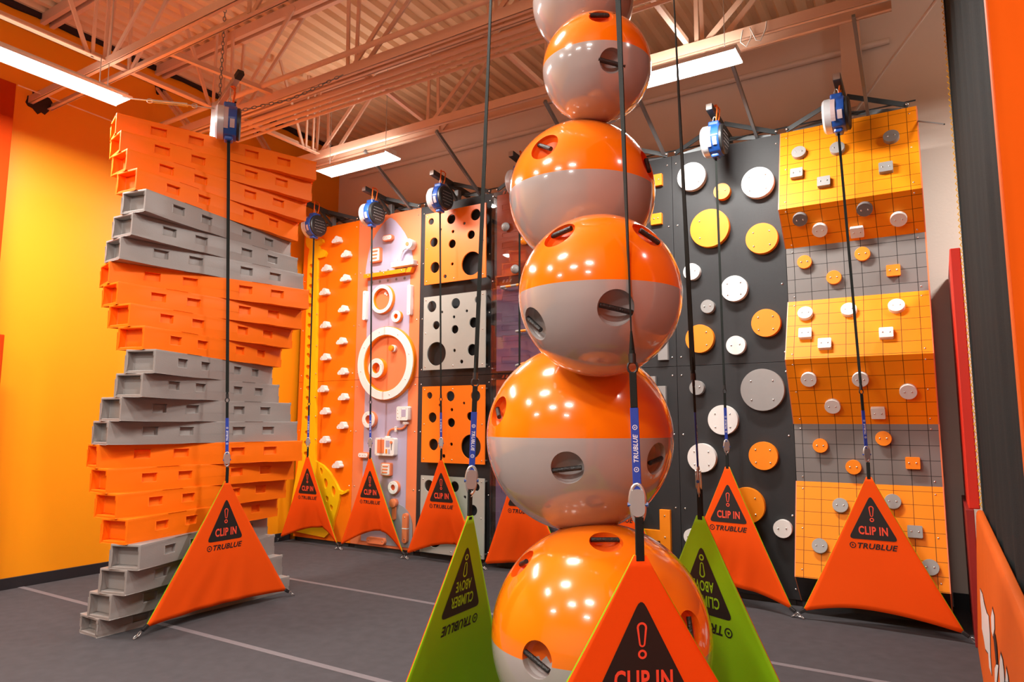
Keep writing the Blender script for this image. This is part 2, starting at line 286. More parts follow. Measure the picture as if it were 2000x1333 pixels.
mb = MB(); mb.box(XL, -4.2, 0, XL+.025, .0, .12); struct(mb.build('baseboard_left', 'black_base', bevel=.003))
mb = MB(); mb.box(-1.22, .045, 0, 7.41, .075, .10); struct(mb.build('baseboard_back', 'black_base'))
# pilaster on the left wall, with a lower ledge
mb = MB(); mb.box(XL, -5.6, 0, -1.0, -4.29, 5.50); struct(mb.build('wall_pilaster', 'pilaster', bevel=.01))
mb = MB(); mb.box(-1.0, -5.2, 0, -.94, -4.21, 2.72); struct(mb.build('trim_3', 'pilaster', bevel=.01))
# dark ragged strip painted for the shaded gap where the wall meets the deck
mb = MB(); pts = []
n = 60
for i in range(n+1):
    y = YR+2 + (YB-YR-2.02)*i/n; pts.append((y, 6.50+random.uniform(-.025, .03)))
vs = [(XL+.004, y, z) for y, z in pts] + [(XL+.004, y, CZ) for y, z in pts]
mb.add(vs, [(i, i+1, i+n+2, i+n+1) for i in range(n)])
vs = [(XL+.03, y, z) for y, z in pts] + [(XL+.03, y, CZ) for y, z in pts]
mb.add(vs, [(i, i+1, i+n+2, i+n+1) for i in range(n)]); struct(mb.build('gap_shade_strip', 'gap_shade'))
# corrugated deck, ribs run towards the back wall
mb = MB(); prof = []; x = XL
while x < XR:
    prof += [(x, CZ-.0), (x+.07, CZ), (x+.10, CZ+.055), (x+.165, CZ+.055)]; x += .20
vs = [(a, YR, c) for a, c in prof] + [(a, YB, c) for a, c in prof]; k = len(prof)
mb.add(vs, [(i, i+1, i+1+k, i+k) for i in range(k-1)])
mb.box(XL-.2, YR-.2, CZ+.08, XR+.2, YB+.2, CZ+.2)
struct(mb.build('ceiling', 'ceil'))

# ------------------------------------------------------------------ roof steel
def truss(name, label, y, zb, x0, x1, nodes, w=.11, h=.07):
    t = thing(name, label, 'roof truss', (0, 0, 0))
    zt = CZ-.07
    mb = MB()
    for s in (-1, 1):
        mb.box(x0, y+s*w/2-.008, zb-h/2, x1, y+s*w/2+.008, zb+h/2)
        mb.box(x0, min(y+s*w/2, y+s*(w/2-.045)), zb-h/2, x1, max(y+s*w/2, y+s*(w/2-.045)), zb-h/2+.01)
    mb.build('bottom_chord', 'steel_paint', t)
    mb = MB()
    for s in (-1, 1): mb.box(x0, y+s*.05-.025, zt-.05, x1, y+s*.05+.025, zt+.07)
    mb.build('top_chord', 'steel_paint', t)
    for i, nx in enumerate(nodes):
        for s in (-1, 1):
            if x0 < nx < x1: MB().bar((nx, y+s*w*.45, zb), (nx, y+s*.08, zt), .04, .02, (0, 1, 0)).build('web', 'steel_paint', t)
            if x0 < nx+1.1 < x1: MB().bar((nx+.06, y+s*w*.45, zb), (nx+1.1, y+s*.08, zt), .05, .02, (0, 1, 0)).build('web', 'steel_paint', t)
    return t
truss('roof_truss', 'salmon painted roof truss closest to the back wall', -1.02, 5.50, XL, 7.28, [.25, 2.22, 3.9, 5.6], w=.24, h=.10)
truss('roof_truss', 'salmon painted roof truss above the middle, beside the bundle of conduits', -2.52, 5.52, XL, 9.5, [.35, 2.3, 4.1, 5.9, 7.7], w=.13, h=.10)
truss('roof_truss', 'salmon painted roof truss entering a hole in the orange wall behind the long lamp', -3.92, 5.50, XL, 9.5, [.35, 2.3, 4.1, 5.9, 7.7], w=.24, h=.08)
# cross truss running towards the back wall
t = thing('roof_truss', 'thin cross truss running from the long lamp toward the back corner', 'roof truss')
xg = .30
mb = MB(); mb.box(xg-.04, -7.5, 5.50, xg-.03, -1.14, 5.58); mb.box(xg-.04, -7.5, 5.5, xg+.04, -1.14, 5.51); mb.build('bottom_chord', 'steel_paint', t)
for yy in (-5.9, -4.1, -2.72, -1.3):
    for s in (-1, 1): MB().bar((xg, yy+s*.06, 5.5), (xg, yy+s*.06, CZ-.02), .03, .02, (1, 0, 0)).build('web', 'steel_paint', t)
    MB().bar((xg, yy-.1, 5.5), (xg, yy-.55, CZ-.02), .04, .02, (1, 0, 0)).build('web', 'steel_paint', t)
for i, ((xa, ya), (xb, yb), lb) in enumerate([((2.33, -2.45), (2.14, -1.14), 'near the middle of the ceiling'), ((3.88, -2.45), (3.85, -1.14), 'just left of the ball stack'), ((.9, -3.8), (1.1, -2.59), 'above the block tower'), ((5.45, -2.45), (5.5, -1.14), 'right of the topmost balls')]):
    o = MB().bar((xa, ya, 5.58), (xb, yb, 5.58), .05, .05).build('cross_brace', 'steel_paint'); tag(o, 'salmon painted brace bar between two roof trusses, ' + lb, 'brace')
for (a, b, lb) in [((XL, -2.5, 6.28), (-.55, -2.52, 5.56), 'left of the hoist chain'), ((XL, -.95, 6.27), (-.7, -1.0, 5.55), 'right of the hoist chain')]:
    t = thing('knee_brace', 'slim diagonal brace from a dark hole in the orange wall, ' + lb, 'brace')
    for s in (-1, 1): MB().bar((a[0], a[1]+s*.05, a[2]), (b[0], b[1]+s*.05, b[2]), .04, .03).build('angle_bar', 'steel_paint', t)
for (y, z, r, lb) in [(-3.92, 5.5, .13, 'around the roof truss end behind the long lamp'), (-2.5, 6.28, .08, 'around the brace left of the hoist chain'), (-.95, 6.27, .07, 'around the brace right of the hoist chain')]:
    mb = MB(); n = 22; rr = [r*random.uniform(.8, 1.25) for _ in range(n)]
    mb.add([(XL+.003, y, z)]+[(XL+.003, y+rr[i]*math.cos(6.2832*i/n), z+rr[i]*math.sin(6.2832*i/n)) for i in range(n)], [(0, 1+i, 1+(i+1) % n) for i in range(n)])
    tag(mb.build('wall_hole', 'gap_shade'), 'ragged dark hole in the orange wall ' + lb, 'hole')  # shaded opening drawn as a flat dark patch on the wall
for i, (yy, zz, rr) in enumerate([(-2.33, 5.49, .03), (-2.22, 5.50, .024), (-2.12, 5.50, .024), (-2.02, 5.50, .02), (-2.72, 5.6, .03)]):
    o = MB().cyl((XL, yy, zz), (9.4, yy, zz), rr, 10).build('conduit', 'steel_paint', smooth=50)
    tag(o, 'painted conduit along the middle roof truss, ' + ['closest to the truss', 'second from the truss', 'third from the truss', 'outermost and thinnest', 'on the side toward the lamp tower'][i], 'pipe', 'conduits along the middle roof truss')
o = MB().cyl((-1.0, YB-.05, 6.02), (7.2, YB-.05, 6.02), .035, 10).build('conduit', 'wall_back', smooth=50); tag(o, 'brown conduit running along the back wall below the ceiling', 'pipe')
# thin wire on the left wall from the pilaster
o = MB().tube([(-1.0, -4.28, 5.49), (-1.02, -3.25, 5.48), (-1.02, -2.2, 5.47)], .008, 6).build('wire', 'steel_paint'); tag(o, 'thin pale wire crossing the orange wall beside the pilaster', 'wire')
# beam stub and post at the back wall
mb = MB(); mb.box(6.72, YB-.16, 5.3, 6.92, YB, CZ-.02); tag(mb.build('wall_post', 'steel_paint'), 'short square post on the back wall under the ceiling at right', 'post')

# ------------------------------------------------------------------ strip lights
def strip_light(label, x, y, z, ax, L, watts, group):
    t = thing('strip_light', label, 'light', (x, y, z), 0 if ax == 'x' else math.pi/2, group)
    mb = MB(); w = .15
    mb.box(-L/2, -w, 0, L/2, w, .012); mb.box(-L/2, -.07, .012, L/2, .07, .07)
    for s in (-1, 1): mb.box(-L/2, s*w-.004, -.02, L/2, s*w+.004, .012)
    mb.build('housing', 'housing', t, bevel=.003)
    mb = MB(); mb.box(-L/2+.01, -w+.01, -.014, L/2-.01, w-.01, -.002); mb.build('diffuser', 'diffuser', t)
    for s in (-1, 1):
        MB().cyl((s*L*.4, 0, .07), (s*L*.4, 0, CZ-z-.02), .004, 6).build('hanger_wire', 'galv', t)
    la = bpy.data.lights.new('lamp', 'AREA'); la.shape = 'RECTANGLE'; la.size = L-.04; la.size_y = .26 if L > 1 else .2; la.energy = watts; la.color = (1., .965, .91)
    lo = bpy.data.objects.new('lamp', la); col.objects.link(lo); lo.parent = t; lo.location = (0, 0, -.022)
    la2 = bpy.data.lights.new('uplight_fill', 'AREA'); la2.shape = 'RECTANGLE'; la2.size = L-.04; la2.size_y = .2; la2.energy = WATT*UPLIGHT*(.25 if L > 1.5 else .6 if L > 1 else 1.25); la2.color = (1., .95, .88)  # added upward fill light that brightens the ceiling
    lo2 = bpy.data.objects.new('uplight_fill', la2); col.objects.link(lo2); lo2.parent = t; lo2.location = (0, 0, .085); lo2.rotation_euler = (math.pi, 0, 0)
    return t
names = {'L1': 'long white strip light above the left end of the block tower', 'L2': 'short white strip light above the rocket lane', 'L3': 'white strip light behind the upper balls'}
for x, y, z, ax, L, k in LIGHTS: strip_light(names[k], x, y, z, ax, L, WATT*L/1.25*{'L1': 1.25, 'L2': .75, 'L3': 1.5}[k], 'strip lights hung under the roof trusses')
hl = ['far left behind the viewer', 'left of the viewer', 'behind the viewer', 'over the far side of the black curtain, behind', 'beyond the black curtain beside the back wall', 'farthest left behind the viewer', 'farthest behind the viewer', 'beyond the middle of the black curtain', 'above the frame left of the balls', 'straight behind the viewer']
for (x, y, z, ax, L), s in zip(HIDDEN, hl): strip_light('white strip light out of view, ' + s, x, y, z, ax, L, WATT_HIDDEN*(1.8 if 'beside the back wall' in s else 1), 'strip lights hung under the roof trusses')
# ------------------------------------------------------------------ climbing lanes on the back wall
LX = [-1.2145, 0.0, 1.22, 2.463, 3.703, 4.942, 6.15, 7.41]
def settle(t, loc):
    loc = Vector(loc); t.location = loc
    for ch in t.children: ch.location = ch.location - loc
def lane(i, label, matn, bolts=True):
    t = thing('climbing_wall_lane', label, 'climbing wall', group=None)
    x0, x1 = LX[i]+.002, LX[i+1]-.002
    for z0, z1 in ((2.442, 4.90), (.06, 2.438)):
        p = MB().box(x0, 0, z0, x1, .03, z1).build('backing_panel', matn, t, bevel=.002)
        if bolts:
            for z in (z0+.10, z0+.82, z0+1.62, z1-.10):
                for x in (x0+.05, x1-.05): bolt(p, x, -.001, z, s=.9)
    MB().box(x0+.06, .032, .0, x1-.06, .08, 4.86).build('rear_frame', 'frame_dk', t)
    return t
# --- lane 1: giraffe and clouds
L1 = lane(0, 'orange climbing lane with yellow giraffe and white cloud holds', 'p_orange')
def leaf(cx, cz, a, b, rot):
    o = []
    for k in range(16):
        s = 2*math.pi*k/16; x = a*math.cos(s); z = b*math.sin(s)*(1-.35*math.cos(s))
        o.append((cx+x*math.cos(rot)-z*math.sin(rot), cz+x*math.sin(rot)+z*math.cos(rot)))
    return o
gl = [(a, b) for i, (a, b) in enumerate(D['gleaf']) if i != 11]
holes = [leaf(a-.012, b, .052, .034, math.radians([20, -30, 25, -35, 10, -20][i % 6])) for i, (a, b) in enumerate(gl)]
holes += [leaf(a, b, .028, .055, .25) for a, b in D['gbody'][:1]] + [leaf(a, b, .04, .075, .15) for a, b in D['gbody'][1:3]] + [leaf(a, b, .03, .045, .3) for a, b in D['gbody'][3:5]]
gp = plate('giraffe_cutout', [D['giraffe']]+holes, -.045, .045, 'yellow', L1, bevel=.004)
for (x, z) in [(-.80, 4.05), (-.81, 3.5), (-.79, 3.0), (-.79, 2.56), (-.78, 2.2), (-.76, 1.9), (-.74, 1.55)]: bolt(gp, x, -.046, z)
def cloud(cx, cz, w=.165):
    o = []
    for (x, z, r, a0, a1) in [(.34, .20, .17, -90, 75), (.12, .42, .24, 5, 150), (-.20, .26, .17, 70, 175), (-.34, .16, .14, 110, 270)]:
        for k in range(9):
            t_ = math.radians(a0+(a1-a0)*k/8); o.append((cx+w*(x+r*math.cos(t_)), cz-.035+w*(z-.02+r*math.sin(t_))))
    return o
for x, z in D['clouds']:
    c = plate('cloud_hold', [cloud(x, z)], -.085, .085, 'white', L1, bevel=.006)
    for s in (-1, 1): bolt(c, x+s*.035, -.086, z-.015, s=.55)
settle(L1, (-.61, 0, 0))
# --- lane 2: rocket
L2 = lane(1, 'rose coloured climbing lane with pale lavender rocket and white ring holds', 'p_rose')
plate('rocket_nose', [D['nose']], -.004, .004, 'p_lav', L2)
plate('rocket_body', [[(.215, .12), (.215, 3.93), (1.036, 3.93), (1.036, .12)]], -.004, .004, 'p_lav', L2)
plate('rocket_fin', [[(.70, .10), (.70, .60)]+[(.86+.31*math.sin(math.radians(a)), .37+.31*math.cos(math.radians(a))) for a in range(0, 91, 9)]+[(1.17, .10)]], -.012, .008, 'p_fin', L2)
ydots = []
for x, z in [(.30, 4.037), (.455, 4.038), (.613, 4.04), (.775, 4.042), (.932, 4.04), (.30, 3.893), (.455, 3.891), (.613, 3.891), (.775, 3.892), (.932, 3.89)]:
    plate('round_hole', [circ(x, z, .021, 16)], -.006, .004, 'disc_dk', L2)
sh = MB(); sh.add([(.21, -.10, 3.945), (.21, 0, 3.99), (1.02, 0, 3.99), (1.02, -.10, 3.945), (.21, -.10, 4.01), (.21, 0, 4.02), (1.02, 0, 4.02), (1.02, -.10, 4.01)], [(0, 1, 2, 3), (7, 6, 5, 4), (0, 3, 7, 4), (1, 5, 6, 2), (0, 4, 5, 1), (3, 2, 6, 7)])
s1 = sh.build('slanted_shelf', 'disc_or', L2, bevel=.006)
for x in (.3, .61, .95): bolt(s1, x, -.10, 3.985)
plate('shelf_tip', [[(1.0, 3.95), (1.05, 4.02), (1.13, 4.02), (1.10, 3.95)]], -.08, .08, 'disc_or', L2, bevel=.004)
def ring_hold(parent, x, z, r, ri, th=.07, face='white', body='disc_or', n=40, nb=4, hub=None):
    g = plate('ring_hold', [circ(x, z, r, n), circ(x, z, ri, n)], -th+.014, th-.014, body, parent, bevel=.003)
    fc = plate('ring_face', [circ(x, z, r*.985, n), circ(x, z, ri*1.03, n)], -th, .014, face, g, bevel=.004)
    for k in range(nb):
        a = 2*math.pi*(k+.3)/nb; bolt(g, x+(r+ri)/2*math.cos(a), -th-.001, z+(r+ri)/2*math.sin(a), s=.8 if r > .2 else .5)
    if hub: plate('ring_centre', [circ(x, z, ri*.99, n)], -.012, .012, hub, g)
    return g
ring_hold(L2, .655, 2.66, .535, .40, .085, nb=8, n=72); plate('rose_backing_disc', [circ(.655, 2.66, .41, 64)], -.008, .003, 'p_rose', L2)
ring_hold(L2, .548, 3.61, .215, .155, .07, hub='p_rose', nb=0)
gl_ = plate('glint_disc', [circ(.585, 3.70, .022, 14)], -.022, .012, 'white', L2); plate('glint_disc', [circ(.612, 3.672, .012, 12)], -.022, .012, 'white', L2)
ring_hold(L2, .835, 3.33, .085, .038, .07, hub='disc_or'); ring_hold(L2, .505, 2.592, .145, .075, .10, hub='p_rose', nb=4)
ring_hold(L2, .365, 1.851, .12, .06, .08, body='p_rose', hub='p_rose'); ring_hold(L2, .852, .905, .09, .04, .07, body='p_rose', hub='p_rose')
def chip(name, cx, cz, w, h, matn, parent, r=.015, th=.07, bv=.005, nb=0):
    p = plate(name, [rrect(cx-w/2, cz-h/2, cx+w/2, cz+h/2, r)], -th, th, matn, parent, bevel=bv)
    return p
p = chip('side_bar_hold', .212, 3.545, .06, .44, 'white', L2, .02); [bolt(p, .212, -.071, z, s=.6) for z in (3.37, 3.72)]
p = chip('side_bar_hold', 1.072, 3.55, .06, .44, 'white', L2, .02); [bolt(p, 1.072, -.071, z, s=.6) for z in (3.37, 3.73)]
MB().cyl((.765, -.09, 2.87), (.765, 0, 2.87), .042, 20).build('knob_hold', 'disc_or', L2, smooth=40, bevel=.004)
MB().cyl((.775, -.05, 2.87), (.775, 0, 2.87), .052, 20).build('knob_base', 'white', L2, smooth=40)
def pill(cx, cz, w=.19, h=.09):
    p = chip('pill_hold', cx, cz, w, h, 'p_rose', L2, h*.42, .06); q = plate('pill_face', [rrect(cx-w*.44, cz-h*.36, cx+w*.44, cz+h*.36, h*.32)], -.068, .01, 'white', p)
    for k in (-1, 0, 1): bolt(p, cx+k*w*.27, -.069, cz, s=.7)
pill(.628, 4.523); pill(.265, 1.337, .20, .085)
def vent_hold(cx, cz, w, h, matn='white'):
    p = chip('slotted_hold', cx, cz, w, h, 'p_rose', L2, .02, .06); q = plate('slotted_face', [rrect(cx-w*.43, cz-h*.43, cx+w*.43, cz+h*.43, .015)], -.068, .01, 'white', p)
    for k in (-1, 0, 1): chip('slot_bar', cx+.006*k, cz+k*h*.24, w*.55, h*.10, 'p_rose', p, .006, .074, 0)
    for sx in (-1, 1):
        for sz in (-1, 1): bolt(p, cx+sx*w*.36, -.069, cz+sz*h*.36, s=.45)
vent_hold(.394, 4.293, .20, .22); vent_hold(.70, 1.15, .18, .18)
# robot arm hold: knob, jointed rod, shelf
MB().cyl((1.072, -.11, 4.362), (1.072, 0, 4.362), .075, 24).build('knob_hold', 'white', L2, smooth=40, bevel=.006)
plate('knob_face', [circ(1.06, 4.36, .03, 16)], -.118, .01, 'p_rose', L2)
for a, b in (((1.03, 4.34), (.945, 4.30)), ((.94, 4.30), (.862, 4.155))):
    MB().bar((a[0], -.06, a[1]), (b[0], -.06, b[1]), .03, .03).build('arm_rod', 'white', L2, bevel=.004)
for x, z in ((.94, 4.30), (.862, 4.152), (.995, 4.325)): bolt(L2, x, -.078, z, s=.8)
p = MB().box(.74, -.10, 4.05, 1.165, 0, 4.125).build('shelf_hold', 'white', L2, bevel=.01); bolt(p, 1.12, -.101, 4.075, s=.8); bolt(p, .80, -.101, 4.095, s=.8)
# lower machinery
p = chip('meter_box', 1.003, 1.936, .21, .195, 'white', L2, .025, .08); chip('meter_screen', 1.03, 1.94, .08, .10, 'p_lav', p, .008, .083, 0)
for k in range(3): bolt(p, .925, -.081, 1.885+.05*k, s=.7)
for x in (.985, 1.075):
    for z in (1.875, 2.0): bolt(p, x, -.081, z, s=.5)
pts = []
for a, b, n_ in [((1.041, 1.80), (.93, 1.717), 8), ((.93, 1.717), (.82, 1.717), 3), ((.80, 1.715), (.706, 1.608), 8)]:
    for k in range(n_):
        s = k/(n_-1)
        if n_ == 8: ang = s*math.pi/2; x = a[0]+(b[0]-a[0])*((1-math.cos(ang)) if a[0] > 1 else math.sin(ang)); z = a[1]+(b[1]-a[1])*(math.sin(ang) if a[0] > 1 else (1-math.cos(ang)))
        else: x = a[0]+(b[0]-a[0])*s; z = a[1]+(b[1]-a[1])*s
        pts.append((x, -.03, z))
MB().tube(pts, .016, 8).build('curved_pipe', 'p_rose', L2, smooth=60)
for x, z, w, h in ((1.03, 1.80, .075, .035), (.86, 1.717, .035, .075), (.705, 1.60, .075, .035)):
    p = chip('pipe_clamp', x, z, w, h, 'white', L2, .008, .05)
    for s in (-1, 1): bolt(p, x+(s*.022 if w > h else 0), -.051, z+(s*.022 if h > w else 0), s=.55)
p = chip('control_box', .691, 1.467, .36, .25, 'white', L2, .025, .085)
chip('box_screen', .625, 1.472, .13, .19, 'p_rose', p, .006, .088, 0); chip('box_screen', .755, 1.51, .07, .09, 'p_lav', p, .006, .088, 0)
chip('box_switch', .735, 1.405, .028, .06, 'disc_or', p, .004, .092, 0); chip('box_switch', .785, 1.405, .028, .06, 'p_lav', p, .004, .092, 0)
MB().cyl((.825, -.10, 1.53), (.825, -.08, 1.53), .02, 14).build('box_button', 'p_rose', p, smooth=40); MB().box(.822, -.09, 1.42, .828, -.08, 1.53).build('box_slot', 'black_pl', p)
for sx in (-1, 1):
    for sz in (-1, 1): bolt(p, .691+sx*.165, -.086, 1.467+sz*.11, s=.55)
p = chip('side_bar_hold', 1.069, .365, .085, .40, 'p_rose', L2, .04, .06); chip('bar_band', 1.069, .36, .087, .014, 'white', p, .002, .062, 0); [bolt(p, 1.069, -.061, z, s=.8) for z in (.22, .51)]
p = chip('side_bar_hold', .54, .15, .34, .085, 'p_rose', L2, .04, .06); [bolt(p, x, -.061, .15, s=.8) for x in (.41, .67)]
MB().cyl((.85, -.07, .69), (.85, 0, .69), .06, 20).build('knob_hold', 'p_rose', L2, smooth=40, bevel=.004); chip('knob_stem', .85, .56, .06, .2, 'p_rose', L2, .02, .04)
settle(L2, (.61, 0, 0))
# --- lane 3: cheese plates
L3 = lane(2, 'dark climbing lane with four square plates full of round holes', 'p_char')
X0, X1 = 1.392, 2.425
for (z0, z1), key, mt in (((3.718, 4.738), 'P1', 'cheese_or'), ((2.523, 3.543), 'P2', 'cheese_gr'), ((1.275, 2.298), 'P3', 'cheese_or'), ((.095, 1.098), 'P4', 'cheese_gr')):
    hs = [h for h in D.get(key, [0, []])[1]]
    if key == 'P4': hs = [(1.533, .965, .079), (1.957, .974, .07), (2.304, .985, .05), (2.125, .85, .02), (1.914, .80, .021), (2.25, .69, .07), (1.613, .70, .059), (1.932, .62, .058), (1.623, .32, .15), (1.929, .34, .023), (2.22, .33, .078), (2.06, .19, .027)]
    p = plate('perforated_plate', [[(X0, z0), (X1, z0), (X1, z1), (X0, z1)]]+[circ(x, z, r, 40 if r > .1 else 24) for x, z, r in hs], -.12, .02, mt, L3, bevel=.003)
    for x in (X0+.04, (X0+X1)/2, X1-.04):
        for z in (z0+.045, (z0+z1)/2, z1-.045):
            if abs(x-1.908) < .05 and abs(z-(z0+z1)/2) < .1: continue
            if any(math.hypot(x-a, z-b) < r+.03 for a, b, r in hs): continue
            bolt(p, x, -.121, z, s=.8)
    for x in (X0+.04, X1-.04):
        for z in (z0+.045, z1-.045): MB().cyl((x, -.101, z), (x, 0, z), .012, 10).build('standoff', 'galv', p, smooth=40)
settle(L3, (1.84, 0, 0))
# --- lane 4: laboratory doors behind clear acrylic
L4 = lane(3, 'dark climbing lane with orange and purple doors behind clear acrylic', 'p_brown', bolts=False)
xa, xb = 2.53, 3.63
for z0, z1, mt in ((3.72, 4.845), (2.474, 3.607), (1.24, 2.364), (.10, 1.12)) and [(3.72, 4.845, 'p_dkor'), (2.474, 3.607, 'p_purple'), (1.24, 2.364, 'p_dkor'), (.10, 1.12, 'p_purple')]:
    d = MB().box(xa, -.012, z0, xb, 0, z1).build('door_panel', mt, L4, bevel=.003)
    h = z1-z0
    for fz, hh in ((.84, .07), (.60, .07), (.50, .06), (.38, .07), (.13, .08)):
        for fx0, fx1 in ((.07, .46), (.58, .93)):
            a, b, c, e = xa+(xb-xa)*fx0, xa+(xb-xa)*fx1, z0+h*fz-hh*.6, z0+h*fz+hh*.6
            plate('raised_frame', [[(a, c), (b, c), (b, e), (a, e)], [(a+.012, c+.012), (b-.012, c+.012), (b-.012, e-.012), (a+.012, e-.012)]], -.020, .008, mt, d)
for zc, mt in ((4.872, 'p_dkor'), (3.662, 'disc_gr'), (2.402, 'p_dkor')):
    for k in range(3):
        x = 2.61+k*.055; plate('stripe_mark', [[(x, zc-.02), (x+.025, zc-.02), (x+.045, zc+.02), (x+.02, zc+.02)]], -.004, .004, mt, L4)
for z0, z1 in ((2.45, 4.885), (.08, 2.43)):
    MB().box(2.475, -.062, z0, 3.69, -.056, z1).build('acrylic_sheet', 'acrylic', L4)
    for x in (2.50, 3.665):
        for z in (z0+.06, (z0+z1)/2, z1-.06): MB().cyl((x, -.066, z), (x, 0, z), .009, 10).build('standoff', 'galv', L4, smooth=40)
for x, z, mt in ((2.70, 4.375, 'disc_gr'), (2.845, 3.789, 'disc_gr'), (2.985, 4.15, 'disc_or'), (3.35, 4.45, 'disc_gr'), (3.3, 1.9, 'disc_gr')):
    mb = MB(); mb.tube([(x, -.062, z), (x, -.075, z), (x, -.10, z), (x, -.115, z)], [.06, .058, .045, .02], 14)
    p = mb.build('knob_hold', mt, L4, smooth=60); bolt(p, x-.01, -.115, z, s=.6)
def striped_bar(x0, z0, x1, z1):
    mb = MB(); y = -.17; n_ = 7
    mb.cyl((x0, -.06, z0), (x0, y, z0), .016, 10, mi=1); mb.cyl((x1, -.06, z1), (x1, y, z1), .016, 10, mi=1)
    for k in range(n_):
        a, b = k/n_, (k+1)/n_
        mb.cyl((x0+(x1-x0)*a, y, z0+(z1-z0)*a), (x0+(x1-x0)*b, y, z0+(z1-z0)*b), .017, 12, mi=(k+1) % 2)
    mb.build('striped_handle', ['disc_or', 'disc_gr'], L4, smooth=50)
striped_bar(2.70, 3.545, 3.25, 3.56); striped_bar(2.93, 2.955, 3.45, 2.965); striped_bar(2.93, 2.52, 3.42, 2.63); striped_bar(2.75, 1.6, 3.3, 1.75)
settle(L4, (3.08, 0, 0))
# --- lane 5: block shapes
L5 = lane(4, 'charcoal climbing lane with flat orange and grey block shapes behind balls', 'p_char')
def shape(lp, mt, bs):
    p = plate('block_shape_hold', [lp], -.05, .05, mt, L5, bevel=.003)
    for x, z in bs: bolt(p, x, -.051, z, s=.8)
shape([(4.70, 4.56), (4.835, 4.56), (4.835, 4.70), (4.70, 4.70)], 'disc_or', [(4.74, 4.63), (4.80, 4.63)])
shape([(4.69, 4.10), (4.82, 4.10), (4.82, 4.23), (4.69, 4.23)], 'disc_or', [(4.73, 4.17), (4.78, 4.17)])
shape([(4.74, 2.515), (4.855, 2.515), (4.855, 2.86), (4.50, 2.86), (4.50, 2.745), (4.74, 2.745)], 'disc_gr', [(4.80, 2.8), (4.55, 2.8)])
shape([(4.45, 2.335), (4.70, 2.335), (4.70, 2.222), (4.82, 2.222), (4.82, 1.99), (4.70, 1.99), (4.70, 2.105), (4.45, 2.105)], 'disc_gr', [(4.77, 2.08), (4.65, 2.28)])
shape([(4.717, .855), (4.835, .855), (4.835, .38), (4.717, .38), (4.717, .514), (4.45, .514), (4.45, .627), (4.717, .627)], 'disc_or', [(4.776, .79), (4.776, .56)])
shape([(3.9, 3.6), (4.25, 3.6), (4.25, 3.72), (4.02, 3.72), (4.02, 3.95), (3.9, 3.95)], 'disc_or', [(3.96, 3.88), (4.18, 3.66)])
settle(L5, (4.32, 0, 0))
# --- lane 6: discs
L6 = lane(5, 'charcoal climbing lane covered with white, orange and grey round discs', 'p_char')
for k, x, z, r in D['circ']:
    p = plate('disc_hold', [circ(x, z, r, 48)], -.07, .07, {'w': 'white', 'o': 'disc_or', 'g': 'disc_gr'}[k], L6, bevel=.003)
    if r > .12: bs = [(-.5, .42), (.5, .42), (-.5, -.48), (.5, -.48)]
    else: bs = [(-.45, 0), (.42, .08)]
    for a, b in bs: bolt(p, x+a*r, -.071, z+b*r, s=.75)
settle(L6, (5.55, 0, 0))
# --- lane 7: folded wall with grid
L7 = thing('climbing_wall_lane', 'orange and grey climbing lane folded in and out with black grid lines', 'climbing wall')
PR = D['prof']; xa, xb = 6.152, 7.408
for i in range(7):
    (y0, z0), (y1, z1) = PR[i], PR[i+1]; L = math.hypot(y1-y0, z1-z0)
    n_ = Vector((0, (z1-z0), -(y1-y0))).normalized()
    if n_.y > 0: n_ = -n_
    me = bpy.data.meshes.new('face_panel'); off = n_*-.02
    vs = [Vector((xa, y0, z0)), Vector((xb, y0, z0)), Vector((xb, y1, z1)), Vector((xa, y1, z1))]
    vs2 = vs+[v+off for v in vs]
    me.from_pydata([tuple(v) for v in vs2], [], [(0, 3, 2, 1), (4, 5, 6, 7), (0, 1, 5, 4), (1, 2, 6, 5), (2, 3, 7, 6), (3, 0, 4, 7)])
    uv = me.uv_layers.new(name='UVMap'); st = .125 if i in (0, 3, 6) else .14
    cc_ = [(0, 0), ((xb-xa)/.157, 0), ((xb-xa)/.157, L/st), (0, L/st)]
    for pl_ in me.polygons:
        for li in pl_.loop_indices:
            vi = me.loops[li].vertex_index % 4; uv.data[li].uv = (cc_[vi][0]-.45, cc_[vi][1]-.4) if pl_.index == 0 else (.5, .5)
    me.materials.append(M['grid_gr'] if i in (2, 5) else M['grid_or'])
    fp = link('face_panel', me, L7)
    for sx in (xa+.06, xb-.06):
        for fs in ((.08, .92) if L < .7 else (.08, .5, .92)):
            bolt(fp, sx, y0+(y1-y0)*fs+n_.y*.001, z0+(z1-z0)*fs+n_.z*.001, n_, .7)
    for lane_i, c_, s_, hx, hs in D['l7']:
        if lane_i != i: continue
        o_ = Vector((hx, y0+(y1-y0)*hs/L, z0+(z1-z0)*hs/L)); ex = Vector((1, 0, 0)); ez = Vector((0, y0-y1, z0-z1)).normalized()
        lp = circ(0, 0, .07, 28) if s_ == 'r' else rrect(-.06, -.055, .06, .055, .01)
        if c_ == 'w' and s_ == 'r': lp = circ(0, 0, .072, 28)
        p = plate('bolt_on_hold', [lp], -.045, .045, {'g': 'disc_gr', 'd': 'disc_dk', 'w': 'white', 'o': 'disc_or'}[c_], L7, bevel=.004)
        mt_ = Matrix.Identity(4)
        for r_ in range(3): mt_[r_][0] = ex[r_]; mt_[r_][1] = -n_[r_]; mt_[r_][2] = ez[r_]; mt_[r_][3] = o_[r_]
        p.matrix_basis = mt_
        for s in (-1, 1): bolt(p, s*.03, -.046, 0, s=.7)
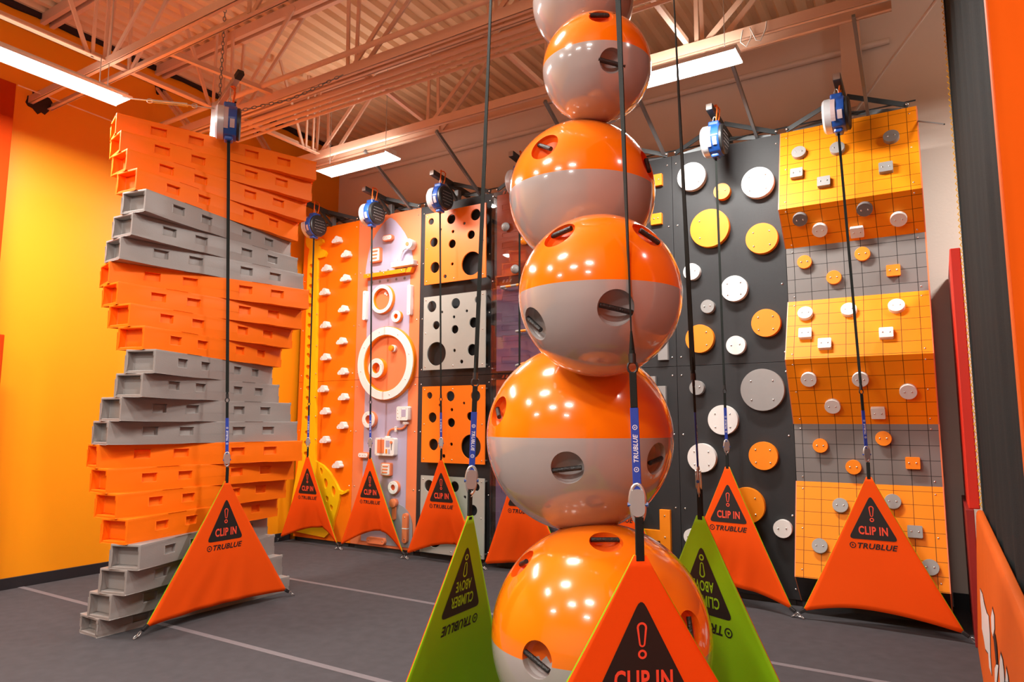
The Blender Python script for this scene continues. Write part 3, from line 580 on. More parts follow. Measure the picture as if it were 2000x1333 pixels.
for i0 in (0, 3, 6):
    pts_ = PR[i0:i0+3]
    if i0 == 6: pts_ = [PR[6], PR[7], (0, .06)]
    for x in (xa-.004, xb+.004):
        MB().add([(x-.004, y, z) for y, z in pts_]+[(x+.004, y, z) for y, z in pts_], [(0, 1, 2), (5, 4, 3), (0, 3, 4, 1), (1, 4, 5, 2), (2, 5, 3, 0)]).build('side_cheek', 'p_rose', L7)
MB().add([(xa, -.3, .343), (xb, -.3, .343), (xb, 0, .06), (xa, 0, .06)], [(0, 1, 2, 3)]).build('underside_panel', 'p_brown', L7)
MB().box(xa, 0.02, 0, xb, .08, 4.88).build('rear_frame', 'frame_dk', L7)
MB().box(xb-.0, -.0, 0.06, xb+.012, .03, 4.88).build('edge_strip', 'p_rose', L7)
settle(L7, (6.78, 0, 0))
tag(MB().box(7.43, YB-.03, 0, 7.56, YB-.001, .14).build('kick_board', 'black_base'), 'short black kick board at the back wall right of the folded lane', 'board')

# ------------------------------------------------------------------ overhead brackets with auto belays
def bracket(xc, label):
    t = thing('belay_bracket', label, 'bracket', group='steel belay brackets on top of the lanes')
    MB().bar((xc, -.55, 5.13), (xc, .30, 5.06), .07, .07).build('arm', 'frame_dk', t, bevel=.004)
    MB().bar((xc, -.56, 5.13), (xc, -.55, 5.13), .062, .062).build('end_cap', 'galv', t)
    MB().box(xc-.035, 0.0, 4.902, xc+.035, .07, 5.06).build('post', 'frame_lt', t, bevel=.003)
    for s in (-1, 1):
        MB().bar((xc+s*.57, .02, 4.93), (xc+s*.04, -.12, 5.10), .012, .05).build('side_strut', 'frame_dk', t)
        MB().bar((xc+s*.50, .03, 4.90), (xc+s*.03, .16, 5.03), .012, .045).build('side_strut', 'frame_lt', t)
        bolt(t, xc+s*.56, -.004, 4.935, s=1.3)
    MB().bar((xc, .02, 4.90), (xc, -.25, 5.09), .04, .04, (1, 0, 0)).build('diagonal_brace', 'frame_dk', t)
    settle(t, (xc, 0, 4.86))
XC = [-.607, .61, 1.84, 3.083, 4.322, 5.546, 6.775]
LN = ['the giraffe lane', 'the rocket lane', 'the lane of holed plates', 'the acrylic covered lane', 'the lane of block shapes', 'the disc lane', 'the folded grid lane']
for xc, ln in zip(XC, LN): bracket(xc, 'dark steel bracket on top of '+ln)
for (a, b, ln) in [((2.22, .04, 4.93), (2.24, -.98, 5.46), 'right of the holed plates lane'), ((.99, .04, 4.93), (1.02, -.98, 5.46), 'above the rocket lane'), ((3.8, .04, 4.93), (3.8, -.98, 5.46), 'behind the third ball from the top'),
                   ((5.90, .04, 4.93), (5.86, -.98, 5.46), 'above the disc lane'), ((6.99, .04, 4.90), (6.98, -.98, 5.46), 'above the folded grid lane'), ((4.85, .04, 4.93), (4.83, -.98, 5.46), 'just right of the balls')]:
    o = MB().bar(a, b, .045, .03, (1, 0, 0)).build('tie_strut', 'frame_lt'); tag(o, 'grey tie strut up to the rear truss, '+ln, 'strut', 'tie struts behind the lanes')
tag(MB().cyl((LX[0], .10, 5.0), (LX[-1], .10, 5.0), .008, 6).build('safety_cable', 'frame_dk'), 'thin dark cable running behind the wall tops', 'cable')

def auto_belay(label, loc, rz=0, sling=True, group='auto belay devices'):
    t = thing('auto_belay', label, 'auto belay', loc, rz, group)
    n_ = 12
    MB().tube([(-.045, 0, 0), (.075, 0, 0)], [.175, .175], n_).build('drum_housing', 'blue', t, smooth=20, bevel=.012)
    mb = MB(); mb.tube([(.074, 0, 0), (.10, 0, 0), (.112, 0, 0)], [.162, .162, .145], 24)
    sc_ = mb.build('side_cover', 'black_pl', t, smooth=30)
    mb = MB()
    for r_ in range(5):
        for k in range(7):
            y_, z_ = -.09+k*.03+(.0 if r_ % 2 else .01), -.10+r_*.042
            if y_*y_+z_*z_ < .013: mb.box(.1115, y_, z_, .1135, y_+.016, z_+.008)
    mb.build('vent_slots', 'disc_gr', sc_)
    MB().tube([(-.046, 0, 0), (-.105, 0, 0), (-.125, 0, 0)], [.168, .168, .15], 24).build('back_cover', 'silver', t, smooth=35)
    MB().box(-.055, -.07, .135, .06, .07, .20).build('top_lug', 'blue', t, bevel=.015)
    MB().box(-.035, -.06, -.195, .045, .05, -.135).build('nozzle', 'blue', t, bevel=.015)
    for x0, x1, z0, z1 in ((-.045, -.005, -.11, .11), (.012, .055, -.10, -.02)):
        mb = MB(); k_ = 8; vs = []
        for j in range(k_+1):
            z = z0+(z1-z0)*j/k_; y = -math.sqrt(max(.179**2-z*z, 0)); vs += [(x0, y, z), (x1, y, z)]
        mb.add(vs, [(2*j, 2*j+1, 2*j+3, 2*j+2) for j in range(k_)]); mb.build('label_plate', 'sticker', t)
    for s in (-1, 1):
        MB().tube([(s*.018, 0, .19), (s*.018, 0, .235), (s*.010, 0, .262), (0, 0, .27)], .006, 8).build('shackle', 'galv', t, smooth=60)
    if sling:
        for s in (-1, 1): MB().tube([(.02, s*.03, .17), (.035, s*.045, .26), (.045, s*.05, .36), (.03, s*.03, .385), (0, 0, .39)], .008, 6).build('sling', 'sling', t, smooth=60)
    return t
DEV = [(-.56, -.39, 4.79), (.63, -.39, 4.795), (1.862, -.39, 4.81), (3.13, -.42, 4.80), (4.322, -.40, 4.80), (5.556, -.39, 4.81), (6.75, -.39, 4.81)]
dv = None
for i, (p, ln) in enumerate(zip(DEV, LN)):
    lb = 'blue and black auto belay drum hanging over '+ln
    if dv is None: dv = auto_belay(lb, p)
    else:
        c = copy_tree(dv); c.location = p; c['label'] = lb
auto_belay('blue auto belay drum with silver cover beside the twisted block tower', (1.50, -3.40, 4.80), math.radians(54))
# ------------------------------------------------------------------ gates
def loop_tri(w, v0, v1, r):
    P3 = [Vector((0, -v0)), Vector((-w, -v1)), Vector((w, -v1))]; out = []
    for i in range(3):
        p, a, b = P3[i], (P3[i-1]-P3[i]).normalized(), (P3[(i+1) % 3]-P3[i]).normalized()
        for k in range(6):
            s = k/5; q = (p+a*r)*(1-s)**2+p*2*s*(1-s)+(p+b*r)*s*s; out.append((q.x, q.y))
    return out
def logo(cx, cy, r):
    tri = [(cx+r*.42*math.sin(2*math.pi*k/3), cy+r*.42*math.cos(2*math.pi*k/3)) for k in range(3)]
    return [([circ(cx, cy, r, 18), circ(cx, cy, r*.72, 18)]), [tri]]
def excl(cx, top, h):
    o = []; i_ = []
    for k in range(9): a = math.pi*k/8; o.append((cx+.021*math.cos(a), top-.021+.021*math.sin(a))); i_.append((cx+.0125*math.cos(a), top-.021+.0125*math.sin(a)))
    for k in range(7): a = math.pi+math.pi*k/6; o.append((cx+.013*math.cos(a), top-h+.013+.013*math.sin(a))); i_.append((cx+.0065*math.cos(a), top-h+.013+.0065*math.sin(a)))
    return [[o, i_], [circ(cx, top-h-.027, .018, 18), circ(cx, top-h-.027, .0095, 18)]]
def gate(label, A, B1, B2, sag=.0, peak=0., billow=.04, printed='both', crease=None, sc_=1.):
    A, B1, B2 = Vector(A), Vector(B1), Vector(B2)
    W = (B2-B1).length; eu = (B2-B1).normalized(); Mi = (B1+B2)/2; L = (Mi-A).length; ev = (Mi-A)/L; n_ = ev.cross(eu).normalized()
    def hw(v): return .022+(W/2-.022)*max(0, v/L)**1.04
    def sm(x): x = max(0, min(1, x)); return x*x*(3-2*x)
    def S(u, v, off):
        s = u/max(hw(v), .001); q = sm((v/L-.5)/.5)
        f = -billow*q*(1-s*s)*(1+.25*math.sin(7*s+3*v))
        f += .012*q*(1-abs(s))*math.sin(16*s+9*v)*sm(abs(billow)/.03)
        if crease is not None:
            d = s-crease; f += -.05*q*(1 if d < 0 else 0)*math.exp(-abs(d)*6)
        return A+eu*u+ev*v+n_*(f+off)
    k = sc_; t = thing('belay_gate', label, 'belay gate', (0, 0, 0))
    def sheet(nm, mt, off, grow=0.):
        nu, nv = 26, 28; vs = []; fs = []
        for j in range(nv+1):
            for i in range(nu+1):
                s = -1+2*i/nu
                if s < peak: e = (s+1)/(peak+1)
                else: e = (1-s)/(1-peak)
                vm = L*(1-sag/L*(e*(2-e)) if True else 1)
                v = vm*j/nv; vs.append(S(s*(hw(v)+grow*min(1, v*8)), v, off))
        for j in range(nv):
            for i in range(nu): a = j*(nu+1)+i; fs.append((a, a+1, a+nu+2, a+nu+1))
        o = MB().add(vs, fs).build(nm, mt, t, smooth=60)
        md = o.modifiers.new('th', 'SOLIDIFY'); md.thickness = .003; md.offset = 0
        return o
    outer = sheet('outer_fabric', 'cloth_or', .003); inner = sheet('inner_lining', 'cloth_gr', -.003, .003)
    def put(nm, parts, mt, off, parent, flip, rot=False, cy=0.):
        mb = MB()
        for v, f in parts:
            vs = []
            for x, y in v:
                x *= k; y *= k
                vs.append(S(-x if flip else x, -y, off))
            mb.add(vs, f)
        return mb.build(nm, mt, parent)
    def T(v_f, cx, cy): v, f = v_f; return ([(x+cx, y+cy) for x, y in v], f)
    if printed in ('both', 'outer'):
        put('warning_triangle', [fill2d([loop_tri(.200, .160, .555, .045)])], 'print', .0065, outer, False)
        put('exclamation_mark', [fill2d(e) for e in excl(0, -.257, .095)], 'print_or', .008, outer, False)
        parts = [T(text2d('CLIP IN', .075, .235, 0, .03, 1.08), .003, -.475)]
        put('warning_text', parts, 'print_or', .008, outer, False)
        put('brand_text', [T(text2d('TRUBLUE', .05, .32, .25, .028, 1.05), .030, -.612)]+[fill2d(l) for l in logo(-.170, -.612, .027)], 'print', .0065, outer, False)
    if printed in ('both', 'inner'):
        put('warning_triangle', [fill2d([loop_tri(.200, .160, .545, .045)])], 'print', -.0065, inner, True)
        tx = [T(text2d('ABOVE', .06, .155, 0, .02, 1.05), .0, 0), T(text2d('CLIMBER', .062, .225, 0, .02, 1.02), 0, 0)]
        def flip180(vf, cy): v, f = vf; return ([(-x, -y+cy) for x, y in v], f)
        [put('warning_text', [q_], 'print_gr', -.008, inner, True) for q_ in (flip180(tx[0], -.390), flip180(tx[1], -.472))]
        ex = [fill2d(e) for e in excl(0, 0, .085)]
        put('exclamation_mark', [([(-x, -y-.345) for x, y in v], f) for v, f in ex], 'print_gr', -.008, inner, True)
        br = [text2d('TRUBLUE', .055, .30, .25, .028, 1.05)]; br = [([(x+.028, y) for x, y in br[0][0]], br[0][1])]+[fill2d(l) for l in logo(-.163, 0, .027)]
        put('brand_text', [([(-x, -y-.612) for x, y in v], f) for v, f in br], 'print', -.0065, inner, True)
    # apex strap and corner ties with floor rings
    up = Vector((0, 0, 1))
    MB().bar(A-ev*-.02, A-ev*-.0+up*.13, .030, .012, n_).build('apex_strap', 'webbing', t, bevel=.002)
    for B, s in ((B1, -1), (B2, 1)):
        d = (eu*s*.6 - up*.4 + n_*.05).normalized()
        MB().bar(B-d*.03, B+d*.03, .03, .03).build('corner_tie', 'black_pl', t, bevel=.005)
        rp = B+d*.045
        for q in range(2):
            c0 = rp+d*(.02+.035*q); c0.z = max(c0.z, .018); pts_ = []
            ax1 = d; ax2 = up.cross(d).normalized() if q else up
            for a in range(10): an = 2*math.pi*a/10; pts_.append(c0+ax1*.022*math.cos(an)+ax2*.014*math.sin(an))
            MB().tube(pts_, .004, 6, closed=True).build('floor_ring', 'galv', t, smooth=60)
    settle(t, (Mi.x, Mi.y, 0))
    return t
def webbing_line(label, top, A, nrm, twist=60, group='belay lines clipped to their gates', w=.024, flipt=False, tw0=0, ls=1.):
    A, top = Vector(A), Vector(top); d = (top-A).normalized(); Lg = (top-A).length
    n0 = Vector(nrm); n0 = (n0-d*n0.dot(d)).normalized(); x0 = n0.cross(d).normalized()*-1
    t = thing('belay_line', label, 'belay line', A, 0, group)
    def at(s): return d*s*ls
    # carabiner
    cb = MB(); pts_ = []
    for k in range(20):
        a = 2*math.pi*k/20; pts_.append(at(.205)+x0*.026*math.cos(a)*(1.05 if math.sin(a) > 0 else .9)+d*.068*math.sin(a))
    cb.tube(pts_, .0075, 8, closed=True); cbo = cb.build('carabiner', 'galv', t, smooth=60)
    v_, f_ = fill2d([rrect(-.025, -.045, .025, .05, .022)])
    mb = MB(); nn = len(v_)
    mb.add([at(.205)+x0*x+d*y+n0*.012 for x, y in v_]+[at(.205)+x0*x+d*y-n0*.012 for x, y in v_], list(f_)+[tuple(i+nn for i in reversed(q)) for q in f_])
    lp = rrect(-.025, -.045, .025, .05, .022); kk = len(lp)
    mb.add([at(.205)+x0*x+d*y+n0*.012 for x, y in lp]+[at(.205)+x0*x+d*y-n0*.012 for x, y in lp], [(i, (i+1) % kk, (i+1) % kk+kk, i+kk) for i in range(kk)])
    mb.build('carabiner_body', 'galv', cbo, smooth=30)
    for s in (-1, 1): MB().cyl(at(.20)+x0*s*.024, at(.20)+x0*s*.036, .008, 8).build('release_button', 'blue', cbo, smooth=40)
    MB().tube([at(.125)+x0*.008*math.cos(a*.785)+d*.016*math.sin(a*.785) for a in range(8)], .003, 6, closed=True).build('split_ring', 'galv', cbo, smooth=60)
    sl = MB().bar(at(.255), at(.60), .030, .007, n0).build('blue_sleeve', 'blue_web', t, bevel=.002)
    mb = MB(); sg = -1 if flipt else 1
    vt, ft = text2d('TRUBLUE', .017, .10, .2, .02, 1.05); mb.add([at(.43)+x0*(-y*sg)+d*(x*sg)+n0*.0045 for x, y in vt], ft)
    for s in (-.075, .075):
        for lg in logo(s, 0, .009): vt, ft = fill2d(lg); mb.add([at(.43)+x0*(-y*sg)+d*(x*sg)+n0*.0045 for x, y in vt], ft)
    mb.build('brand_text', 'print_w', sl)
    MB().bar(at(.60), at(.75), .026, .010, n0).build('stitched_loop', 'webbing', t, bevel=.002)
    sw = MB(); sw.tube([at(.772)+x0*.018*math.cos(a*.628)+d*.022*math.sin(a*.628) for a in range(10)], .005, 6, closed=True); sw.cyl(at(.79), at(.83), .014, 12)
    sw.build('swivel', 'black_pl', t, smooth=50)
    MB().tube([at(.83), at(.87), at(.93)], [.012, .009, .004], 8).build('tail_knot', 'webbing', t, smooth=50)
    nseg = 24; mb = MB(); vs = []; tw = math.radians(twist)
    for k in range(nseg+1):
        s = (.85*ls+(Lg-.85*ls)*k/nseg)/ls; a = math.radians(tw0)+(tw-math.radians(tw0))*(1-k/nseg)**1.2
        xx = x0*math.cos(a)+n0*math.sin(a); yy = n0*math.cos(a)-x0*math.sin(a)
        for sx, sy in ((-1, -1), (1, -1), (1, 1), (-1, 1)): vs.append(at(s)+xx*sx*w/2+yy*sy*.0022)
    fs = [(0, 3, 2, 1), (nseg*4, nseg*4+1, nseg*4+2, nseg*4+3)]
    for k in range(nseg):
        for j in range(4): a = k*4+j; b = k*4+(j+1) % 4; fs.append((a, b, b+4, a+4))
    mb.add(vs, fs).build('webbing', 'webbing', t)
    return t
AX = [-1.235, .0, 1.24, 2.49, 3.72, 4.92, 6.17, 7.53]; AY = [-.24, -.22, -.24, -.24, -.26, -.30, -.45, -.50]
AP = [(-.62, -.30, 1.31), (.62, -.29, 1.32), (1.87, -.30, 1.34), (3.07, -.32, 1.36), (4.33, -.32, 1.36), (5.55, -.33, 1.365), (6.845, -.46, 1.325)]
SAG = [(.20, .45), (.25, .30), (.18, .30), (.05, 0), (.10, 0), (.12, -.1), (.09, -.2)]
for i in range(7):
    x0, x1 = AX[i]+(.03 if i else .02), AX[i+1]-.03
    if i == 6: x0 += .03
    gate('orange triangular warning gate in front of '+LN[i], AP[i], (x0, AY[i], .07), (x1, AY[i+1], .07), SAG[i][0], SAG[i][1], billow=.07 if i < 6 else .0, crease=SAG[i][1]+.02 if i < 3 else None, printed='outer')
    p = DEV[i]; webbing_line('black belay line with blue sleeve hanging in front of '+LN[i], (p[0], p[1], p[2]-.19), Vector(AP[i])+Vector((0, 0, .0)), (.5, -.85, 0), twist=30, w=.024)
gate('orange triangular warning gate at the foot of the twisted block tower', (1.57, -3.265, 1.245), (1.585, -4.0, .07), (1.545, -2.47, .07), .03, 0, billow=.02, printed='outer')
webbing_line('black belay line with blue sleeve beside the twisted block tower', (1.51, -3.40, 4.63), (1.57, -3.265, 1.245), (1, -.5, 0), twist=20, w=.03)
# three gates round the ball stack
BC = Vector((6.10, -4.65, 0))
def tri_gate(label, A, out, hwid, prt):
    A = Vector(A); rad = (A-BC); rad.z = 0; rad.normalize(); tan = Vector((-rad.y, rad.x, 0))
    b = Vector((A.x, A.y, .07))+rad*out
    gate(label, A, b-tan*hwid, b+tan*hwid, .06, 0, billow=.03, printed=prt, sc_=.87)
tri_gate('big orange CLIP IN warning gate in front of the lowest ball', (6.507, -5.207, 1.34), .0, .78, 'both')
tri_gate('green side of the warning gate left of the lowest ball', (5.406, -4.675, 1.34), .15, .70, 'both')
tri_gate('green side of the warning gate right behind the lowest ball', (6.377, -4.051, 1.34), .04, .76, 'both')
webbing_line('black belay line with large blue sleeve right in front of the balls', (6.375, -5.063, 4.75), (6.507, -5.207, 1.34), (.30, -.95, 0), twist=86, w=.026, ls=.86)
webbing_line('black belay line with blue sleeve left of the ball stack', (5.545, -4.685, 4.75), (5.406, -4.675, 1.34), (.6, -.8, 0), twist=10, w=.022, flipt=True, tw0=75, ls=.86)
webbing_line('black belay line with blue sleeve right of the ball stack', (6.33, -4.15, 4.75), (6.377, -4.051, 1.34), (.9, .15, 0), twist=-70, w=.028, ls=.86)
for (x, y, rz, s) in [(6.375, -5.063, -.6, 'the front of'), (5.545, -4.685, 1.5, 'the left of'), (6.33, -4.15, 2.7, 'the back of')]:
    c = copy_tree(dv); c.location = (x, y, 4.94); c.rotation_euler = (0, 0, rz); c['label'] = 'blue auto belay drum above '+s+' the ball stack'
o = thing('belay_ring_frame', 'dark steel frame carrying the auto belays over the ball stack', 'frame', (6.1, -4.65, 5.3))
for dx, dy in ((.35, -.42), (-.60, -.03), (.26, .52)): MB().bar((0, 0, .05), (dx, dy, .05), .06, .06).build('arm', 'frame_dk', o)
MB().cyl((0, 0, .0), (0, 0, CZ-5.3-.0), .04, 14).build('hanger', 'frame_dk', o, smooth=40)

# ------------------------------------------------------------------ twisted block tower
ANG = [1.5, -6.4, -14.2, -20.4, -12.8, -5.8, 2.0, 12.2, 4.1, -4.2, -15.8, -21.7, -15.0, -5.6, 4.4, 14.1, 4.7, -3.1, -10.6, -3.9, 4.7, 12.1, 19.7]
COLR = 'g'*4+'o'*4+'g'*4+'o'*4+'g'*3+'o'*4
def block_mesh(h, matn):
    L, W = 1.974, .294; wl = .022
    ys = sorted([-L/2, L/2, -.69, -.55, -.345, -.207, .207, .345, .55, .69]); xs = [-W/2, -W/2+wl, W/2-wl, W/2]
    zs = [0, wl, h*.37, h*.74, h-wl, h]; mb = MB()
    def face(org, eu, ev, nn, us, vs, rec, dep):
        org, eu, ev, nn = map(Vector, (org, eu, ev, nn)); pt = lambda u, v, d=0: org+eu*u+ev*v-nn*d
        R = set(rec)
        for i in range(len(us)-1):
            for j in range(len(vs)-1):
                u0, u1, v0, v1 = us[i], us[i+1], vs[j], vs[j+1]; r = (i, j) in R; d = dep if r else 0
                mb.add([pt(u0, v0, d), pt(u1, v0, d), pt(u1, v1, d), pt(u0, v1, d)], [(0, 1, 2, 3)])
                if r:
                    for (ni, nj, a, b) in ((i-1, j, (u0, v0), (u0, v1)), (i+1, j, (u1, v0), (u1, v1)), (i, j-1, (u0, v0), (u1, v0)), (i, j+1, (u0, v1), (u1, v1))):
                        if (ni, nj) not in R: mb.add([pt(*a), pt(*b), pt(*b, dep), pt(*a, dep)], [(0, 1, 2, 3)])
    hh = [(i, 2) for i in (1, 3, 5, 7)]
    for s in (-1, 1):
        face((s*W/2, 0, 0), (0, 1, 0), (0, 0, 1), (s, 0, 0), ys, zs, hh, .032)
        face((0, s*L/2, 0), (1, 0, 0), (0, 0, 1), (0, s, 0), xs, zs, [(1, 1), (1, 2), (1, 3)], .075)
    face((0, 0, h), (1, 0, 0), (0, 1, 0), (0, 0, 1), xs, ys, [], 0); face((0, 0, 0), (1, 0, 0), (0, 1, 0), (0, 0, -1), xs, ys, [], 0)
    return mb.build('hollow_block', matn, None, smooth=28, bevel=.0055, bseg=2)
ordn = ['bottom', 'second', 'third', 'fourth', 'fifth', 'sixth', 'seventh', 'eighth', 'ninth', 'tenth', 'eleventh', 'twelfth', 'thirteenth', 'fourteenth', 'fifteenth', 'sixteenth', 'seventeenth', 'eighteenth', 'nineteenth', 'twentieth', 'twenty-first', 'twenty-second']
HB = .207; protos = {}
for k in range(23):
    mn = 'blk_gr' if COLR[k] == 'g' else 'blk_or'
    h = .1565 if k == 0 else HB-.0005; key = (mn, k == 0)
    if key not in protos: o = block_mesh(h, mn); protos[key] = o
    else: o = protos[key].copy(); col.objects.link(o)
    o.name = 'hollow_block'; o.location = (1.174, -3.251, 0 if k == 0 else -.05+k*HB); o.rotation_euler = (0, 0, -math.radians(ANG[k]))
    cn = 'grey' if COLR[k] == 'g' else 'orange'
    if k == 22: lb = 'topmost orange hollow plastic block of the twisted tower'
    elif k == 0: lb = 'lowest grey hollow plastic block of the twisted tower, on the floor'
    elif k > 11: lb = '%s hollow plastic block, %s from the top of the twisted tower' % (cn, ordn[22-k])
    else: lb = '%s hollow plastic block, %s from the bottom of the twisted tower' % (cn, ordn[k])
    tag(o, lb, 'block', 'hollow blocks of the twisted tower')
t = thing('tower_hanger', 'steel arm with black end cap above the block tower, holding its auto belay', 'bracket', (1.17, -3.30, 4.712))
MB().box(-.05, -.05, 0, .05, .05, .42).build('post', 'galv', t, bevel=.003)
MB().bar((-.05, 0, .36), (.40, -.08, .56), .06, .05).build('arm', 'galv', t, bevel=.003)
MB().bar((.40, -.08, .56), (.48, -.095, .596), .064, .054).build('end_cap', 'black_pl', t, bevel=.003)
MB().tube([(.33, -.10, .50), (.33, -.10, .33)], .006, 6).build('hook', 'galv', t)
def chain(label, pts, r=.014, name='hoist_chain', matn='galv'):
    mb = MB(); pts = [Vector(p) for p in pts]; n_ = 0
    for a, b in zip(pts[:-1], pts[1:]):
        L = (b-a).length; k = max(1, int(L/.045)); d = (b-a)/L; e1 = d.orthogonal().normalized(); e2 = d.cross(e1)
        for i in range(k):
            c = a+d*(i+.5)*L/k; e = e1 if n_ % 2 else e2; n_ += 1
            mb.tube([c+d*.029*math.cos(q*math.pi/4)+e*r*math.sin(q*math.pi/4) for q in range(8)], .0042, 5, closed=True)
    return tag(mb.build(name, matn, None, smooth=60), label, 'chain')
chain('rusty vertical chain above the silver drum of the block tower', [(1.27, -3.36, 5.12), (1.28, -3.36, CZ-.03)], matn='frame_lt')
tb = thing('turnbuckle', 'silver turnbuckle pulling left from the block tower top', 'turnbuckle', (0, 0, 0))
MB().tube([(1.17, -3.34, 5.06), (.92, -3.69, 5.05), (.66, -3.94, 5.05), (.36, -4.1, 5.15)], .008, 8).build('rod', 'galv', tb, smooth=60)
for s in (-1, 1): MB().bar((1.02+s*.012, -3.55-s*.012, 5.055), (.80+s*.012, -3.79-s*.012, 5.05), .012, .018).build('side_bar', 'galv', tb)
for p_ in ((.78, -3.81, 5.05), (1.06, -3.5, 5.055)): MB().tube([Vector(p_)+Vector((.02*math.cos(q*.785), .02*math.cos(q*.785), .022*math.sin(q*.785))) for q in range(8)], .006, 6, closed=True).build('eye', 'galv', tb, smooth=60)
MB().cyl((.36, -4.1, 5.15), (.36, -4.1, 5.5), .006, 6).build('upper_rod', 'galv', tb)
settle(tb, (.9, -3.7, 5.05))
chain('chain running right from the block tower top to the middle roof truss', [(1.30, -3.2, 5.05), (1.75, -2.85, 5.22), (2.25, -2.6, 5.47)], matn='frame_lt')

# ------------------------------------------------------------------ ball stack
def ball(idx, c, R, holes, label, extra):
    c = Vector(c)
    t = thing('stacked_ball', label, 'ball', c, 0, 'glossy two-tone balls of the climbing stack')
    nu, nv = 96, 48; mb = MB(); vs = [(0, 0, R)]; fs = []
    for j in range(1, nv):
        th = math.pi*j/nv
        for i in range(nu): ph = 2*math.pi*i/nu; vs.append((R*math.sin(th)*math.cos(ph), R*math.sin(th)*math.sin(ph), R*math.cos(th)))
    vs.append((0, 0, -R)); last = len(vs)-1
    for i in range(nu): fs.append((0, 1+i, 1+(i+1) % nu)); fs.append((last, 1+(nv-2)*nu+(i+1) % nu, 1+(nv-2)*nu+i))
    for j in range(nv-2):
        for i in range(nu): a = 1+j*nu+i; b = 1+j*nu+(i+1) % nu; fs.append((a, a+nu, b+nu, b))
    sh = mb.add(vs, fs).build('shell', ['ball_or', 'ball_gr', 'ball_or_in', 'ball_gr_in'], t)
    alld = [Vector(h[0]).normalized() for h in holes] + [Vector(e).normalized() for e in extra]
    cut = MB(); hr = .072 if R > .3 else .055
    for d in alld:
        e1 = d.orthogonal().normalized(); e2 = d.cross(e1)
        prof_ = [(R*1.1, hr), (R*.93, hr*.98), (R*.93-.018, hr*.82), (R*.93-.032, hr*.45), (R*.93-.036, .002)]
        cut.tube([d*a for a, _ in prof_], [b for _, b in prof_], 32)
    if alld:
        co_ = cut.build('cutter', ['ball_or'], None)
        md = sh.modifiers.new('b', 'BOOLEAN'); md.operation = 'DIFFERENCE'; md.object = co_; md.solver = 'EXACT'
        co_.location = c; bpy.context.view_layer.update()
        dg = bpy.context.evaluated_depsgraph_get(); me = bpy.data.meshes.new_from_object(sh.evaluated_get(dg))
        sh.modifiers.clear(); sh.data = me; bpy.data.objects.remove(co_)
        me = sh.data
        while len(me.materials) < 4: me.materials.append(M['ball_or'])
        for i_, nm in enumerate(('ball_or', 'ball_gr', 'ball_or_in', 'ball_gr_in')): me.materials[i_] = M[nm]
    me = sh.data
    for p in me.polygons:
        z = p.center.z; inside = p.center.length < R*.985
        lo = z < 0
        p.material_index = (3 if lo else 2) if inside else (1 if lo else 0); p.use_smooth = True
    me.set_sharp_from_angle(angle=math.radians(25))
    for h in holes:
        a, b = Vector(h[1]), Vector(h[2])
        MB().cyl(a, b, .0105, 12).build('grip_bar', 'rubber', t, smooth=40)
    for e in extra:
        d = Vector(e).normalized(); e1 = d.cross(Vector((0, 0, 1))).normalized()
        MB().cyl(d*R*.965-e1*hr*.98, d*R*.965+e1*hr*.98, .0105, 12).build('grip_bar', 'rubber', t, smooth=40)
bl = ['lowest glossy orange and grey ball, cut by the picture bottom', 'second ball from the bottom, large, with a grip hole facing the viewer', 'third ball from the bottom, with four grip holes in view',
      'third ball from the top, half orange half grey', 'second ball from the top, small, single grip hole on grey', 'topmost ball, small, cut by the picture top']
ex = [[(-.6, .7, .3), (.3, .9, -.1)], [(-.5, .8, .2), (.3, .9, .3)], [(-.5, .8, .3), (.5, .8, -.2)], [(-.6, .7, .2), (.2, .8, -.4)], [(-.6, .6, .3)], [(-.5, .8, .2)]]
for i, (c, R, hs) in enumerate(D['balls']): ball(i, c, R, hs, bl[i], ex[i])
t = thing('ball_pedestal', 'dark steel post under the lowest ball', 'post', (6.10, -4.65, 0)); MB().cyl((0, 0, 0), (0, 0, .02), .25, 32).build('base_plate', 'frame_dk', t, smooth=40); MB().cyl((0, 0, .02), (0, 0, .42), .09, 24).build('post', 'frame_dk', t, smooth=40)

# ------------------------------------------------------------------ right-hand side: low wall, curtain, pads
XR0 = 7.575
lw = thing('padded_low_wall', 'low orange padded wall with white graffiti lettering at lower right', 'low wall', (7.63, -3, 0))
cs = [(7.575, 0), (7.630, 1.045), (7.634, 1.075), (7.645, 1.095), (7.662, 1.10), (7.680, 1.095), (7.692, 1.07), (7.70, 1.0), (7.70, 0)]
kc = len(cs); mb = MB(); mb.add([(x-7.63, -2.6, z) for x, z in cs]+[(x-7.63, 2.40, z) for x, z in cs], [(i, (i+1) % kc, (i+1) % kc+kc, i+kc) for i in range(kc)]+[tuple(range(kc)), tuple(range(kc, 2*kc))])
mb.build('padding', 'vinyl_lt', lw, smooth=40)
gs = [[[-1.23, 0.59], [-1.59, 0.622], [-1.83, 0.605], [-2.12, 0.614], [-2.33, 0.644], [-2.45, 0.566], [-2.46, 0.444], [-2.57, 0.369], [-2.32, 0.34], [-2.23, 0.399], [-1.89, 0.334], [-1.66, 0.349], [-1.42, 0.349], [-1.4, 0.444], [-1.25, 0.512]], [[-2.73, 0.773], [-2.89, 0.77], [-2.9, 0.705], [-2.76, 0.63], [-2.63, 0.626], [-2.59, 0.696]], [[-3.36, 0.699], [-3.48, 0.705], [-3.56, 0.677], [-3.59, 0.639], [-3.29, 0.547], [-3.25, 0.585], [-3.29, 0.644]], [[-3.0, 0.549], [-3.18, 0.596], [-3.14, 0.561], [-3.03, 0.468], [-2.86, 0.417], [-2.87, 0.491]], [[-3.71, 0.732], [-3.79, 0.724], [-3.82, 0.709], [-3.64, 0.655]]]
